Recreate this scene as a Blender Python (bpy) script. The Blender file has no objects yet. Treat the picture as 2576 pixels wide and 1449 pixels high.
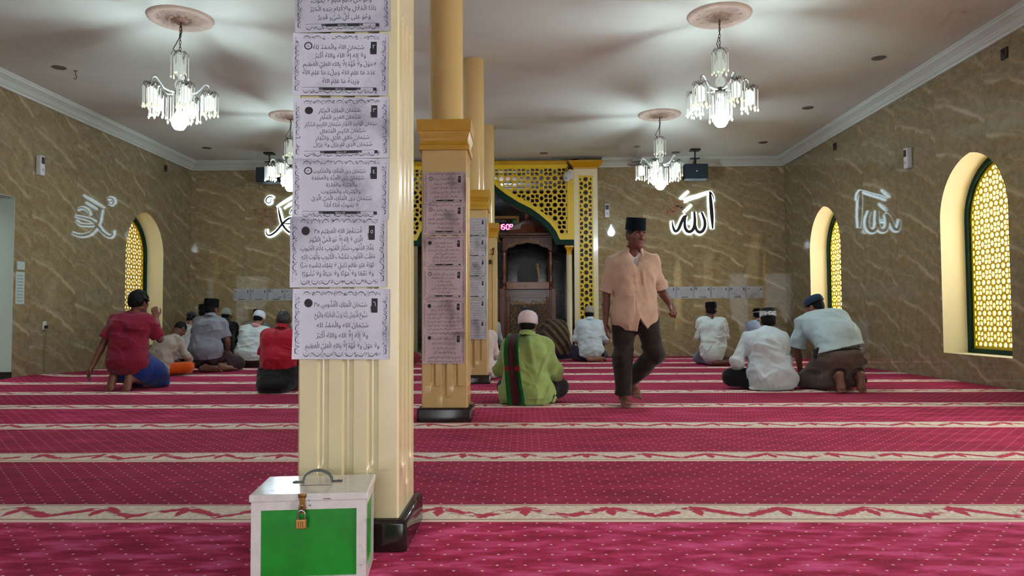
import bpy, bmesh, math, random, unicodedata
import numpy as np
from mathutils import Vector, Matrix, geometry
random.seed(7)
SC = bpy.context.scene
COL = SC.collection
PI = math.pi

# ------------------------------------------------------------------ helpers
def lin(r, g, b):
    f = lambda c: (c / 255 / 12.92) if c / 255 <= .04045 else ((c / 255 + .055) / 1.055) ** 2.4
    return (f(r), f(g), f(b), 1.0)

class NT:
    def __init__(s, name):
        s.m = bpy.data.materials.new(name); s.m.use_nodes = True
        s.t = s.m.node_tree; s.t.nodes.clear()
        s.out = s.t.nodes.new('ShaderNodeOutputMaterial')
        s.b = s.t.nodes.new('ShaderNodeBsdfPrincipled')
        s.t.links.new(s.b.outputs[0], s.out.inputs[0])
    def set(s, sock, v):
        if isinstance(v, bpy.types.NodeSocket): s.t.links.new(v, sock)
        elif v is not None:
            try: sock.default_value = v
            except Exception: sock.default_value = tuple(v)[:3]
    def n(s, typ, ins=None, out=0, **attr):
        nd = s.t.nodes.new(typ)
        for k, v in attr.items(): setattr(nd, k, v)
        for k, v in (ins or {}).items(): s.set(nd.inputs[k], v)
        return nd.outputs[out]
    def math(s, op, a, b=None, c=None):
        return s.n('ShaderNodeMath', {0: a, 1: b, 2: c}, operation=op)
    def mix(s, f, a, b):
        nd = s.t.nodes.new('ShaderNodeMix'); nd.data_type = 'RGBA'
        s.set(nd.inputs[0], f); s.set(nd.inputs[6], a); s.set(nd.inputs[7], b)
        return nd.outputs[2]
    def ramp(s, f, stops):
        nd = s.t.nodes.new('ShaderNodeValToRGB'); cr = nd.color_ramp
        while len(cr.elements) < len(stops): cr.elements.new(.5)
        for e, (p, c) in zip(cr.elements, stops): e.position = p; e.color = c
        s.set(nd.inputs[0], f); return nd.outputs[0]
    def smooth(s, x, a, b):      # smoothstep a..b
        return s.n('ShaderNodeMapRange', {0: x, 1: a, 2: b, 3: 0.0, 4: 1.0}, interpolation_type='SMOOTHSTEP')
    def P(s, **k):
        for a, v in k.items(): s.set(s.b.inputs[a.replace('_', ' ')], v)
    def bump(s, h, strength=.3, dist=.01):
        s.set(s.b.inputs['Normal'], s.n('ShaderNodeBump', {'Strength': strength, 'Distance': dist, 'Height': h}))

MATS = {}
def mat(name, rgb, rough=.6, metal=0., spec=.5, noise=0., nscale=40., bump=0., emit=None, es=0., alpha=None, trans=0., coat=0., sheen=0.):
    if name in MATS: return MATS[name]
    m = NT(name)
    c = lin(*rgb)
    if noise:
        pos = m.n('ShaderNodeTexCoord', out=3)
        nz = m.n('ShaderNodeTexNoise', {'Vector': pos, 'Scale': nscale, 'Detail': 4.})
        dk = tuple(x * (1 - noise) for x in c[:3]) + (1,); lt = tuple(min(1, x * (1 + noise)) for x in c[:3]) + (1,)
        m.P(Base_Color=m.ramp(nz, [(.3, dk), (.7, lt)]))
        if bump: m.bump(nz, bump, .004)
    else:
        m.P(Base_Color=c)
    m.P(Roughness=rough, Metallic=metal, Specular_IOR_Level=spec)
    if trans: m.P(Transmission_Weight=trans)
    if coat: m.P(Coat_Weight=coat, Coat_Roughness=.08)
    if sheen: m.P(Sheen_Weight=sheen)
    if emit: m.P(Emission_Color=lin(*emit), Emission_Strength=es)
    MATS[name] = m.m
    return m.m

class MB:
    """collects shapes for one mesh object; every face keeps a material slot"""
    def __init__(s): s.v = []; s.f = []; s.mi = []; s.M = None
    def add(s, vs, fs, mi=0):
        o = len(s.v)
        if s.M is not None: vs = [s.M @ Vector(p) for p in vs]
        s.v += [tuple(p) for p in vs]
        for f in fs: s.f.append([i + o for i in f]); s.mi.append(mi)
        return s
    def box(s, lo, hi, mi=0, bev=0.):
        x0, y0, z0 = lo; x1, y1, z1 = hi
        if bev <= 0:
            v = [(x0,y0,z0),(x1,y0,z0),(x1,y1,z0),(x0,y1,z0),(x0,y0,z1),(x1,y0,z1),(x1,y1,z1),(x0,y1,z1)]
            return s.add(v, [(0,3,2,1),(4,5,6,7),(0,1,5,4),(1,2,6,5),(2,3,7,6),(3,0,4,7)], mi)
        bm = bmesh.new(); bmesh.ops.create_cube(bm, size=1)
        for q in bm.verts: q.co = Vector(((x0+x1)/2 + q.co.x*(x1-x0), (y0+y1)/2 + q.co.y*(y1-y0), (z0+z1)/2 + q.co.z*(z1-z0)))
        bmesh.ops.bevel(bm, geom=bm.edges[:], offset=bev, segments=2, affect='EDGES', profile=.5)
        bm.verts.index_update()
        s.add([q.co.copy() for q in bm.verts], [[q.index for q in f.verts] for f in bm.faces], mi); bm.free(); return s
    def tube(s, path, r, n=8, mi=0, cap=True, closed=False):
        P = [Vector(p) for p in path]; R = r if isinstance(r, (list, tuple)) else [r]*len(P)
        vs = []; up = None
        L = len(P)
        for i, p in enumerate(P):
            a = P[i-1] if (i or closed) else p; b = P[(i+1) % L] if (i < L-1 or closed) else p
            t = (b - a).normalized() if (b-a).length > 1e-9 else Vector((0,0,1))
            if up is None: up = Vector((0,0,1)) if abs(t.z) < .9 else Vector((1,0,0))
            x = t.cross(up).normalized() if t.cross(up).length > 1e-6 else t.orthogonal().normalized()
            up = x.cross(t).normalized()
            vs += [p + (x*math.cos(2*PI*k/n) + up*math.sin(2*PI*k/n))*R[i] for k in range(n)]
        fs = []
        for i in range(L if closed else L-1):
            for k in range(n):
                j = (i+1) % L
                fs.append((i*n+k, i*n+(k+1)%n, j*n+(k+1)%n, j*n+k))
        if cap and not closed: fs += [tuple(range(n-1,-1,-1)), tuple(range((L-1)*n, L*n))]
        return s.add(vs, fs, mi)
    def lathe(s, prof, c=(0,0,0), n=24, sx=1., sy=1., mi=0, rot=None):
        """prof: (r, z) list bottom to top"""
        vs = []
        for r, z in prof:
            for k in range(n):
                a = 2*PI*k/n; p = Vector((r*sx*math.cos(a), r*sy*math.sin(a), z))
                if rot is not None: p = rot @ p
                vs.append(p + Vector(c))
        fs = []
        L = len(prof)
        for i in range(L-1):
            for k in range(n): fs.append((i*n+k, i*n+(k+1)%n, (i+1)*n+(k+1)%n, (i+1)*n+k))
        if prof[0][0] > 1e-6: fs.append(tuple(range(n-1,-1,-1)))
        if prof[-1][0] > 1e-6: fs.append(tuple(range((L-1)*n, L*n)))
        return s.add(vs, fs, mi)
    def sphere(s, c, r, n=12, mi=0, sz=1.):
        return s.lathe([(r*math.sin(PI*i/n)+1e-7*0, -r*sz*math.cos(PI*i/n)) for i in range(n+1)], c, n*2 if n<10 else 20, mi=mi)
    def plate(s, loops, fn, t0, t1, mi=0, sides=True):
        """2-D outline loops[0] with holes loops[1:], mapped by fn(u,v,t), between t0 and t1"""
        vv = []; ee = []
        for lp in loops:
            o = len(vv); vv += [Vector((p[0], p[1])) for p in lp]
            ee += [(o+i, o+(i+1) % len(lp)) for i in range(len(lp))]
        r = geometry.delaunay_2d_cdt(vv, ee, [], 1, 1e-6)
        V, F = r[0], [list(f) for f in r[2]]
        if len(loops) > 1:      # even-odd test drops the holes
            Pn = np.array([[v[0], v[1]] for v in V]); cen = np.array([Pn[f].mean(0) for f in F])
            A = np.array([list(vv[a]) for a, b in ee]); Bq = np.array([list(vv[b]) for a, b in ee]); par = np.zeros(len(F), int)
            for i0 in range(0, len(F), 2000):
                c = cen[i0:i0+2000]; x, y = c[:, 0:1], c[:, 1:2]
                up = (A[None, :, 1] > y) != (Bq[None, :, 1] > y)
                dy = np.where(Bq[:, 1] == A[:, 1], 1e-12, Bq[:, 1]-A[:, 1])
                par[i0:i0+2000] = (up & (x < (Bq[:, 0]-A[:, 0])*(y-A[:, 1])/dy + A[:, 0])).sum(1)
            F = [f for f, q in zip(F, par) if q % 2]
        nV = len(V)
        a = [fn(p[0], p[1], t0) for p in V]
        if t1 is None: return s.add(a, [list(f) for f in F], mi)
        b = [fn(p[0], p[1], t1) for p in V]
        fs = [list(f) for f in F] + [[i+nV for i in reversed(f)] for f in F]
        if sides:
            cnt = {}
            for f in F:
                for i in range(len(f)):
                    e = (f[i], f[(i+1) % len(f)]); cnt[tuple(sorted(e))] = cnt.get(tuple(sorted(e)), []) + [e]
            for k, e in cnt.items():
                if len(e) == 1: x, y = e[0]; fs.append([y, x, x+nV, y+nV])
        return s.add(a+b, fs, mi)
    def build(s, name, mats, parent=None, smooth=None, loc=None):
        me = bpy.data.meshes.new(name)
        me.from_pydata(s.v, [], s.f)
        mats = mats if isinstance(mats, (list, tuple)) else [mats]
        for m in mats: me.materials.append(m)
        if len(mats) > 1: me.polygons.foreach_set('material_index', s.mi)
        if smooth is not None:
            me.polygons.foreach_set('use_smooth', [True]*len(me.polygons))
            if smooth < 180: me.set_sharp_from_angle(angle=math.radians(smooth))
        me.update()
        return link(bpy.data.objects.new(name, me), parent, loc)

def link(o, parent=None, loc=None):
    COL.objects.link(o)
    if parent is not None: o.parent = parent
    if loc is not None: o.location = loc
    return o
def tag(o, label=None, cat=None, group=None, kind=None):
    for k, v in (('label', label), ('category', cat), ('group', group), ('kind', kind)):
        if v: o[k] = v
    return o
def empty(name, loc=(0,0,0), rz=0.):
    o = bpy.data.objects.new(name, None); o.empty_display_size = .1
    COL.objects.link(o); o.location = loc; o.rotation_euler = (0,0,rz); return o
def dup(o, loc=None, rz=None, parent=None):
    c = o.copy(); COL.objects.link(c)
    if parent is not None: c.parent = parent
    if loc is not None: c.location = loc
    if rz is not None: c.rotation_euler = (0,0,rz)
    for ch in list(o.children): dup(ch, parent=c)
    return c

# ------------------------------------------------------------------ camera
CAM_H = .789
yaw, pit, rol = .0161, .0392, -.0048
cy, sy = math.cos(yaw), math.sin(yaw)
f_ = Vector((-sy*math.cos(pit), cy*math.cos(pit), math.sin(pit))); r_ = Vector((cy, sy, 0)); u_ = r_.cross(f_)
r2 = r_*math.cos(rol) + u_*math.sin(rol); u2 = -r_*math.sin(rol) + u_*math.cos(rol)
cd = bpy.data.cameras.new('camera'); cam = bpy.data.objects.new('camera', cd); COL.objects.link(cam)
M = Matrix((r2, u2, -f_)).transposed().to_4x4(); M.translation = (0, 0, CAM_H); cam.matrix_world = M
cd.sensor_width = 36; cd.lens = 1850/2576*36; cd.clip_start = .05; cd.clip_end = 200
SC.camera = cam

# ------------------------------------------------------------------ room numbers (metres)
XR, XL, YB, ZC = 5.21, -6.72, 14.68, 3.95
YF = -4.0
# ------------------------------------------------------------------ materials
def marble(name, axis, sign, off=0., dark=1., gloss=.035):
    m = NT(name)
    pos = m.n('ShaderNodeNewGeometry', out=0)
    sep = m.t.nodes.new('ShaderNodeSeparateXYZ'); m.t.links.new(pos, sep.inputs[0])
    u = m.math('MULTIPLY_ADD', sep.outputs[axis], sign, off + 50.)
    v = sep.outputs[2]
    tu = m.math('FRACT', u)
    n1 = m.n('ShaderNodeTexNoise', {'Vector': pos, 'Scale': 2.2, 'Detail': 3., 'Roughness': .6})
    n2 = m.n('ShaderNodeTexNoise', {'Vector': pos, 'Scale': 9., 'Detail': 5., 'Roughness': .75})
    n3 = m.n('ShaderNodeTexNoise', {'Vector': pos, 'Scale': 55., 'Detail': 3., 'Roughness': .7})
    def streak(slope, per, wob, ph, pw):
        a = m.math('MULTIPLY_ADD', tu, slope, v)
        bow = m.math('MULTIPLY', m.math('SINE', m.math('MULTIPLY', tu, PI)), -.07)
        a = m.math('ADD', a, bow)
        a = m.math('MULTIPLY_ADD', n1, wob, a)
        a = m.math('MULTIPLY_ADD', n2, wob*.25, a)
        a = m.math('MULTIPLY_ADD', a, 2*PI/per, ph)
        return m.math('POWER', m.math('MULTIPLY_ADD', m.math('COSINE', a), .5, .5), pw)
    s1 = streak(.43, .6, .20, 0.6, 60.)
    s2 = streak(.50, .6, .42, 2.6, 44.)
    s3 = streak(.40, .3, .34, 1.3, 12.)
    s4 = streak(.47, .3, .36, 4.1, 40.)
    fade = m.smooth(n1, .36, .62)
    s1 = m.math('MULTIPLY', s1, m.math('MULTIPLY_ADD', fade, .75, .25))
    s2 = m.math('MULTIPLY', s2, m.math('MULTIPLY', fade, .6))
    base = m.ramp(m.math('MULTIPLY_ADD', n2, .7, m.math('MULTIPLY', n3, .3)), [(.28, lin(100, 87, 62)), (.5, lin(130, 115, 86)), (.74, lin(150, 137, 108))])
    base = m.mix(m.math('MULTIPLY', s3, .40), base, lin(138, 108, 64))
    base = m.mix(m.math('MULTIPLY', s2, .38), base, lin(188, 172, 142))
    base = m.mix(m.math('MULTIPLY', s1, .5), base, lin(200, 184, 152))
    base = m.mix(m.math('MULTIPLY', m.math('MULTIPLY', s4, m.math('SUBTRACT', 1., fade)), .34), base, lin(186, 168, 136))
    tv = m.math('FRACT', m.math('DIVIDE', v, .6))
    jl = m.math('MINIMUM', m.math('MULTIPLY', tu, 1.), m.math('MULTIPLY', tv, .6))
    j = m.math('LESS_THAN', jl, .004)
    base = m.mix(m.math('MULTIPLY', j, .4), base, lin(70, 60, 45))
    base = m.n('ShaderNodeHueSaturation', {'Color': base, 'Value': dark})
    m.P(Base_Color=base, Roughness=gloss, Specular_IOR_Level=.5)
    return m.m
M_wallB = marble('marble_back', 0, 1., .62, 1.35)
M_wallL = marble('marble_left', 1, 1., .1, 1.1)
M_wallR = marble('marble_right', 1, -1., .3, 1.1)

def dark_marble():
    m = NT('dark_marble'); pos = m.n('ShaderNodeNewGeometry', out=0)
    w = m.n('ShaderNodeTexNoise', {'Vector': m.n('ShaderNodeMapping', {0: pos, 2: (0, .4, 0), 3: (.6, .6, 2.2)}), 'Scale': 2., 'Detail': 8., 'Roughness': .7, 'Distortion': .8})
    m.P(Base_Color=m.ramp(w, [(.45, lin(20, 22, 24)), (.62, lin(44, 50, 52)), (.72, lin(92, 100, 100))]), Roughness=.12)
    return m.m
M_dmarble = dark_marble()

def plaster():
    m = NT('ceiling_plaster'); pos = m.n('ShaderNodeNewGeometry', out=0)
    a = m.n('ShaderNodeTexNoise', {'Vector': pos, 'Scale': .55, 'Detail': 3.})
    b = m.n('ShaderNodeTexNoise', {'Vector': pos, 'Scale': 30., 'Detail': 3.})
    m.P(Base_Color=m.ramp(a, [(.3, lin(194, 196, 182)), (.7, lin(212, 214, 202))]), Roughness=.85)
    m.bump(b, .05, .003)
    return m.m
M_ceil = plaster()

def carpet_mat(name, base, light, dark, blotch=False):
    m = NT(name)
    tc = m.n('ShaderNodeTexCoord', out=3)
    sep = m.t.nodes.new('ShaderNodeSeparateXYZ'); m.t.links.new(tc, sep.inputs[0]); x, y = sep.outputs[0], sep.outputs[1]
    # pile shading brushed in streaks
    nb = m.n('ShaderNodeTexNoise', {'Vector': m.n('ShaderNodeMapping', {0: tc, 2: (0, 0, -.35), 3: (2.6, 6.5, 1.) if blotch else (1.6, 6., 1.)}), 'Scale': 1.9 if blotch else 1.5, 'Detail': 5., 'Roughness': .55 if blotch else .62})
    fz = m.n('ShaderNodeTexNoise', {'Vector': tc, 'Scale': 420., 'Detail': 2.})
    red = m.ramp(nb, [(.38, lin(*dark)), (.50, lin(*base)), (.64, lin(*light))] if blotch else [(.32, lin(*dark)), (.52, lin(*base)), (.72, lin(*light))])
    # dots in a half-drop grid
    v = m.math('DIVIDE', y, .0525); row = m.math('FLOOR', v)
    par = m.math('MULTIPLY', m.math('FRACT', m.math('MULTIPLY', row, .5)), 1.)
    uu = m.math('FRACT', m.math('ADD', m.math('MULTIPLY_ADD', x, 1/.09, 500.), par))
    du = m.math('MULTIPLY', m.math('SUBTRACT', uu, .5), .09)
    dv = m.math('MULTIPLY', m.math('SUBTRACT', m.math('FRACT', v), .5), .0525)
    d = m.math('SQRT', m.math('ADD', m.math('MULTIPLY', du, du), m.math('MULTIPLY', dv, dv)))
    d = m.math('MULTIPLY_ADD', fz, .003, d)
    dot = m.math('SUBTRACT', 1., m.smooth(d, .0052, .0074))
    field = m.mix(m.math('MULTIPLY', dot, .9), red, lin(252, 228, 210))
    # border band
    q = m.math('DIVIDE', y, .265)
    nn = m.n('ShaderNodeTexNoise', {'Vector': tc, 'Scale': 34., 'Detail': 3., 'Roughness': .65})
    vor = m.n('ShaderNodeTexVoronoi', {'Vector': tc, 'Scale': 62.})
    ph = m.math('MULTIPLY', x, 2*PI/.35)
    def wav(fr, amp, off, base_):
        return m.math('MULTIPLY_ADD', m.math('SINE', m.math('MULTIPLY_ADD', ph, fr, off)), amp, base_)
    def blob(cy_, wdt):
        dd = m.math('ABSOLUTE', m.math('SUBTRACT', m.math('MULTIPLY_ADD', nn, .26, q), cy_))
        return dd
    tri = m.math('ABSOLUTE', m.math('SUBTRACT', m.math('FRACT', m.math('MULTIPLY_ADD', x, 1/.35, 100.)), .5))
    c1 = blob(m.math('MULTIPLY_ADD', tri, .95, .39), .1)
    n5 = m.n('ShaderNodeTexNoise', {'Vector': tc, 'Scale': 11., 'Detail': 2.})
    gate = m.smooth(n5, .36, .46)
    red1 = m.math('MULTIPLY', m.math('SUBTRACT', 1., m.smooth(c1, .09, .125)), gate)
    cross = m.math('ABSOLUTE', m.math('SUBTRACT', m.math('FRACT', m.math('MULTIPLY_ADD', x, 1/.35, 100.5)), .5))
    cq = m.math('ABSOLUTE', m.math('SUBTRACT', m.math('MULTIPLY_ADD', nn, .3, q), .65))
    xx = m.math('ADD', m.math('MULTIPLY', cross, 3.2), m.math('MULTIPLY', cq, .9))
    red2 = m.math('SUBTRACT', 1., m.smooth(xx, .20, .26))
    rmask = m.math('MAXIMUM', red1, red2)
    c2 = m.math('ABSOLUTE', m.math('SUBTRACT', m.math('MULTIPLY_ADD', nn, .3, q), wav(1., .20, 2.4, .65)))
    thin = m.math('SUBTRACT', 1., m.smooth(c2, .015, .04))
    cream = m.mix(m.smooth(vor, .3, .7), lin(244, 240, 228), lin(228, 216, 192))
    band = m.mix(m.math('MULTIPLY', thin, .35), cream, lin(120, 84, 66))
    band = m.mix(rmask, band, lin(190, 62, 84))
    inside = m.math('MULTIPLY', m.smooth(q, .10, .13), m.math('SUBTRACT', 1., m.smooth(q, .87, .90)))
    edge = m.mix(m.smooth(m.math('ABSOLUTE', m.math('SUBTRACT', m.math('ABSOLUTE', m.math('SUBTRACT', q, .5)), .395)), .012, .03), lin(96, 62, 52), lin(240, 220, 200))
    band = m.mix(inside, edge, band)
    inb = m.math('LESS_THAN', y, .265)
    m.P(Base_Color=m.mix(inb, field, band), Roughness=.95, Specular_IOR_Level=.1, Sheen_Weight=.12, Sheen_Roughness=.5)
    m.set(m.b.inputs['Sheen Tint'], lin(255, 150, 190))
    m.bump(m.math('MULTIPLY_ADD', fz, .6, m.math('MULTIPLY', inb, .35)), .5, .006)
    return m.m

M_cream = mat('cream_paint', (232, 217, 176), .22, noise=.05, nscale=5., coat=.3)
M_cream_shade = mat('shaded_cream_paint', (214, 182, 122), .22, noise=.05, nscale=5., coat=.3)  # same cream with the shade on the pillars beyond the nearest mixed in
M_must = mat('mustard_paint', (196, 146, 8), .3, noise=.06, nscale=8.)
M_yel = mat('yellow_paint', (226, 190, 22), .4)
M_yellat = mat('yellow_lattice', (214, 176, 18), .45)
M_plinth = mat('dark_plinth_tile', (34, 22, 22), .12, noise=.4, nscale=30.)
M_green = mat('dark_green_paint', (0, 44, 32), .55, spec=.2)
M_white = mat('white_plaster', (214, 214, 208), .6)
M_ink = mat('toner_ink', (82, 80, 90), .7)
M_inkd = mat('toner_ink_dark', (40, 39, 46), .7)
M_black = mat('black_plastic', (14, 15, 17), .45)
M_navyb = mat('speaker_black', (14, 26, 36), .5)
M_metal = mat('dark_bronze', (60, 52, 42), .35, .8)
M_wood = mat('carved_teak', (112, 56, 28), .32, noise=.25, nscale=14., coat=.2)
M_woodd = mat('dark_teak', (76, 36, 18), .3, noise=.25, nscale=14., coat=.2)
M_gold = mat('gilded_carving', (160, 112, 48), .4, .35)
M_reveal = mat('reveal_cream', (236, 228, 188), .55)

def paper_mat(name, tone, seed):
    m = NT(name); tc = m.n('ShaderNodeTexCoord', out=3)
    mp = m.n('ShaderNodeMapping', {0: tc, 1: (seed*3.1, 0, seed*1.7)})
    a = m.n('ShaderNodeTexNoise', {'Vector': mp, 'Scale': 4.5, 'Detail': 2.})
    b = m.n('ShaderNodeTexNoise', {'Vector': mp, 'Scale': 60., 'Detail': 4.})
    k = m.smooth(m.math('MULTIPLY_ADD', b, .12, a), .54, .86)
    m.P(Base_Color=m.mix(k, lin(*tone), lin(tone[0]*.66, tone[1]*.65, tone[2]*.68)), Roughness=.5)
    return m.m
# ------------------------------------------------------------------ room shell
def struct(o): o['kind'] = 'structure'; return o
def arch_loop(w, z0, zs, zt, n=14):
    """pointed arch outline (u,v), counter-clockwise from lower left"""
    rise = zt - zs; c = (rise*rise - w*w)/(2*w); Rr = w + c
    pts = [(-w, z0), (w, z0)]
    a1 = math.atan2(rise, c)
    pts += [(-c + Rr*math.cos(a1*i/n), zs + Rr*math.sin(a1*i/n)) for i in range(n+1)]
    pts += [(-p[0], p[1]) for p in reversed(pts[2:-1])]
    return pts
WIN_W, WZ0, WZS, WZT, REC = .645, .32, 1.95, 2.68, .34
R_WINS = [8.6, 12.79, 4.41, .22]
L_WINS = [12.93]
def shift(lp, du): return [(p[0]+du, p[1]) for p in lp]
aw = arch_loop(WIN_W, WZ0, WZS, WZT)

def wall(name, rect, holes, fn, thick, m):
    mb = MB(); mb.plate([rect] + holes, fn, 0., None, 0); mb.plate([rect] + holes, fn, thick, None, 0)
    return struct(mb.build(name, m))
Y0W, Y1W = YF, YB + .35
wall('wall_right', [(Y0W, -.1), (Y1W, -.1), (Y1W, ZC+.1), (Y0W, ZC+.1)], [shift(aw, y) for y in R_WINS], lambda u, v, t: (XR + t, u, v), REC+.06, M_wallR)
dl = [(8.15, -.02), (9.55, -.02), (9.55, 2.4), (8.15, 2.4)]
wall('wall_left', [(Y0W, -.1), (Y1W, -.1), (Y1W, ZC+.1), (Y0W, ZC+.1)], [shift(aw, y) for y in L_WINS] + [dl], lambda u, v, t: (XL - t, u, v), REC+.06, M_wallL)
NX0, NX1 = -2.36, .99         # niche opening
wall('wall_back', [(XL, -.1), (XR, -.1), (XR, ZC+.1), (XL, ZC+.1)], [[(NX0, -.05), (NX1, -.05), (NX1, 3.9), (NX0, 3.9)]], lambda u, v, t: (u, YB + t, v), .12, M_wallB)
# wall behind the camera with an open doorway
wall('wall_front', [(XL, -.1), (XR, -.1), (XR, ZC+.1), (XL, ZC+.1)], [[(-1.7, -.02), (1.1, -.02), (1.1, 2.7), (-1.7, 2.7)]], lambda u, v, t: (u, YF - t, v), .2, M_white)
struct(MB().box((XL-.6, YF-.3, -.16), (XR+.6, 17.2, -.013)).build('floor', mat('floor_tile', (150, 146, 140), .3)))
struct(MB().box((XL-.4, YF-.3, ZC), (XR+.4, 17.2, ZC+.15)).build('ceiling', M_ceil))
# cornice: profile (distance from wall, z)
CP = [(0, 3.775), (.03, 3.775), (.035, 3.80), (.06, 3.82), (.065, 3.835), (.075, 3.84), (.08, 3.855), (.12, 3.885), (.155, 3.90), (.16, 3.925), (.17, 3.93), (.17, 3.951)]
def cornice(name, a, b, nrm, m):
    a = Vector(a); b = Vector(b); nrm = Vector(nrm); t = (b-a).normalized()
    mb = MB(); vs = []
    for end, sg in ((a, 1), (b, -1)):
        for d, z in CP: vs.append((end.x + nrm.x*d + t.x*sg*d, end.y + nrm.y*d + t.y*sg*d, z))
    n = len(CP)
    mb.add(vs, [(i, i+1, n+i+1, n+i) for i in range(n-1)])
    return struct(mb.build(name, m, smooth=25))
M_corn = mat('cornice_white', (192, 198, 188), .55)
cornice('trim_1', (XL, YF, 0), (XL, YB, 0), (1, 0, 0), M_corn)
cornice('trim_2', (XL, YB, 0), (-2.75, YB, 0), (0, -1, 0), M_corn)
cornice('trim_3', (1.40, YB, 0), (XR, YB, 0), (0, -1, 0), M_corn)
cornice('trim_4', (XR, YB, 0), (XR, YF, 0), (-1, 0, 0), M_corn)

# ------------------------------------------------------------------ star lattice
def star_holes(u0, u1, v0, v1, p, ou, ov):
    """holes of an eight-fold star pattern with period p"""
    H = []
    k = p/.53
    def star(cx, cy, R, r, n, rot=0.): return [(cx + (R if i % 2 == 0 else r)*math.cos(rot + PI*i/n), cy + (R if i % 2 == 0 else r)*math.sin(rot + PI*i/n)) for i in range(2*n)]
    def oval(cx, cy, a, L, W): 
        c, s = math.cos(a), math.sin(a)
        return [(cx + x*c - y*s, cy + x*s + y*c) for x, y in ((L, 0), (L*.45, W), (-L*.45, W), (-L, 0), (-L*.45, -W), (L*.45, -W))]
    def arrow(cx, cy, a, R):
        c, s = math.cos(a), math.sin(a)
        return [(cx + x*c - y*s, cy + x*s + y*c) for x, y in ((R*1.15, R*.0), (R*.55, R*.55), (R*.45, R*1.1), (-R*.35, R*.7), (-R*1.0, 0), (-R*.35, -R*.7), (R*.45, -R*1.1), (R*.55, -R*.55))]
    i0, i1 = int((u0-ou)/(p/2))-2, int((u1-ou)/(p/2))+2
    j0, j1 = int((v0-ov)/(p/2))-2, int((v1-ov)/(p/2))+2
    for i in range(i0, i1+1):
        for j in range(j0, j1+1):
            cx, cy = ou + i*p/2, ov + j*p/2
            if (i+j) % 2 == 0:
                H.append(star(cx, cy, .060*k, .036*k, 8))
                for q in range(4): H.append(oval(cx + .128*k*math.cos(PI/4+q*PI/2), cy + .128*k*math.sin(PI/4+q*PI/2), PI/4+q*PI/2, .047*k, .031*k))
            else:
                H.append(star(cx, cy, .052*k, .040*k, 8))
                for q in range(4): H.append(arrow(cx + .118*k*math.cos(PI/4+q*PI/2), cy + .118*k*math.sin(PI/4+q*PI/2), PI/4+q*PI/2, .041*k))
            H.append(oval(cx + p/4, cy, 0, .050*k, .034*k)); H.append(oval(cx, cy + p/4, PI/2, .050*k, .034*k))
    return H
def inside(pt, lp):
    x, y = pt; r = False; n = len(lp)
    for i in range(n):
        x1, y1 = lp[i]; x2, y2 = lp[(i+1) % n]
        if (y1 > y) != (y2 > y) and x < (x2-x1)*(y-y1)/(y2-y1)+x1: r = not r
    return r
def fit_holes(H, bound):
    out = []
    for h in H:
        ins = [inside(q, bound) for q in h]
        if all(ins): out.append(h); continue
        if sum(ins) < 3: continue
        c = [q for q, k in zip(h, ins) if k]; cx = sum(q[0] for q in c)/len(c); cy = sum(q[1] for q in c)/len(c)
        if not inside((cx, cy), bound): continue
        nh = []
        for q, k in zip(h, ins):
            if k: nh.append(q); continue
            lo, hi = 0., 1.
            for _ in range(12):
                mid = (lo+hi)/2
                if inside((cx+(q[0]-cx)*mid, cy+(q[1]-cy)*mid), bound): lo = mid
                else: hi = mid
            nh.append((cx+(q[0]-cx)*lo*.98, cy+(q[1]-cy)*lo*.98))
        ar = abs(sum(nh[i][0]*nh[(i+1) % len(nh)][1]-nh[(i+1) % len(nh)][0]*nh[i][1] for i in range(len(nh))))/2
        if ar > 1.5e-4: out.append(nh)
    return out

# ------------------------------------------------------------------ arched windows
_p = NT('thin_pane'); _mx = _p.t.nodes.new('ShaderNodeMixShader'); _mx.inputs[0].default_value = .22
_p.t.links.new(_p.n('ShaderNodeBsdfTransparent', {0: (1, .99, .96, 1)}), _mx.inputs[1]); _p.t.links.new(_p.n('ShaderNodeBsdfTranslucent', {0: (.95, .95, .9, 1)}), _mx.inputs[2]); _p.t.links.new(_mx.outputs[0], _p.out.inputs[0])
M_pane = _p.m
a_in = arch_loop(WIN_W-.055, WZ0+.055, WZS, WZT-.07)
a_in2 = arch_loop(WIN_W-.085, WZ0+.085, WZS, WZT-.105)
fr = MB(); fr.plate([aw, a_in], lambda u, v, t: (t, u, v), REC-.04, REC+.05); FRAME = fr
la = MB(); la.plate([a_in] + fit_holes(star_holes(-.7, .7, .2, 2.8, .37, 0., .62), a_in2), lambda u, v, t: (t, u, v), REC+.005, REC+.022); LATT = la
rv = MB(); n = len(aw)
rv.add([(0., p[0], p[1]) for p in aw] + [(REC+.06, p[0], p[1]) for p in aw], [(i, (i+1) % n, n+(i+1) % n, n+i) for i in range(n)])
pr = MB(); pr.plate([a_in], lambda u, v, t: (t, u, v), REC+.05, REC+.054)
first = {}
def window(idx, y, right):
    o = empty('window_%d' % idx, (XR if right else XL, y, 0), 0 if right else PI); struct(o)
    for nm, mb, m in (('reveal', rv, M_reveal), ('frame', fr, M_green), ('lattice', la, M_yellat), ('pane', pr, M_pane)):
        if nm not in first: first[nm] = mb.build(nm, m, o, smooth=20 if nm == 'reveal' else None)
        else: dup(first[nm], parent=o)
    return o
for i, y in enumerate(R_WINS): window(i+1, y, True)
window(5, 12.93, False)
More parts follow.
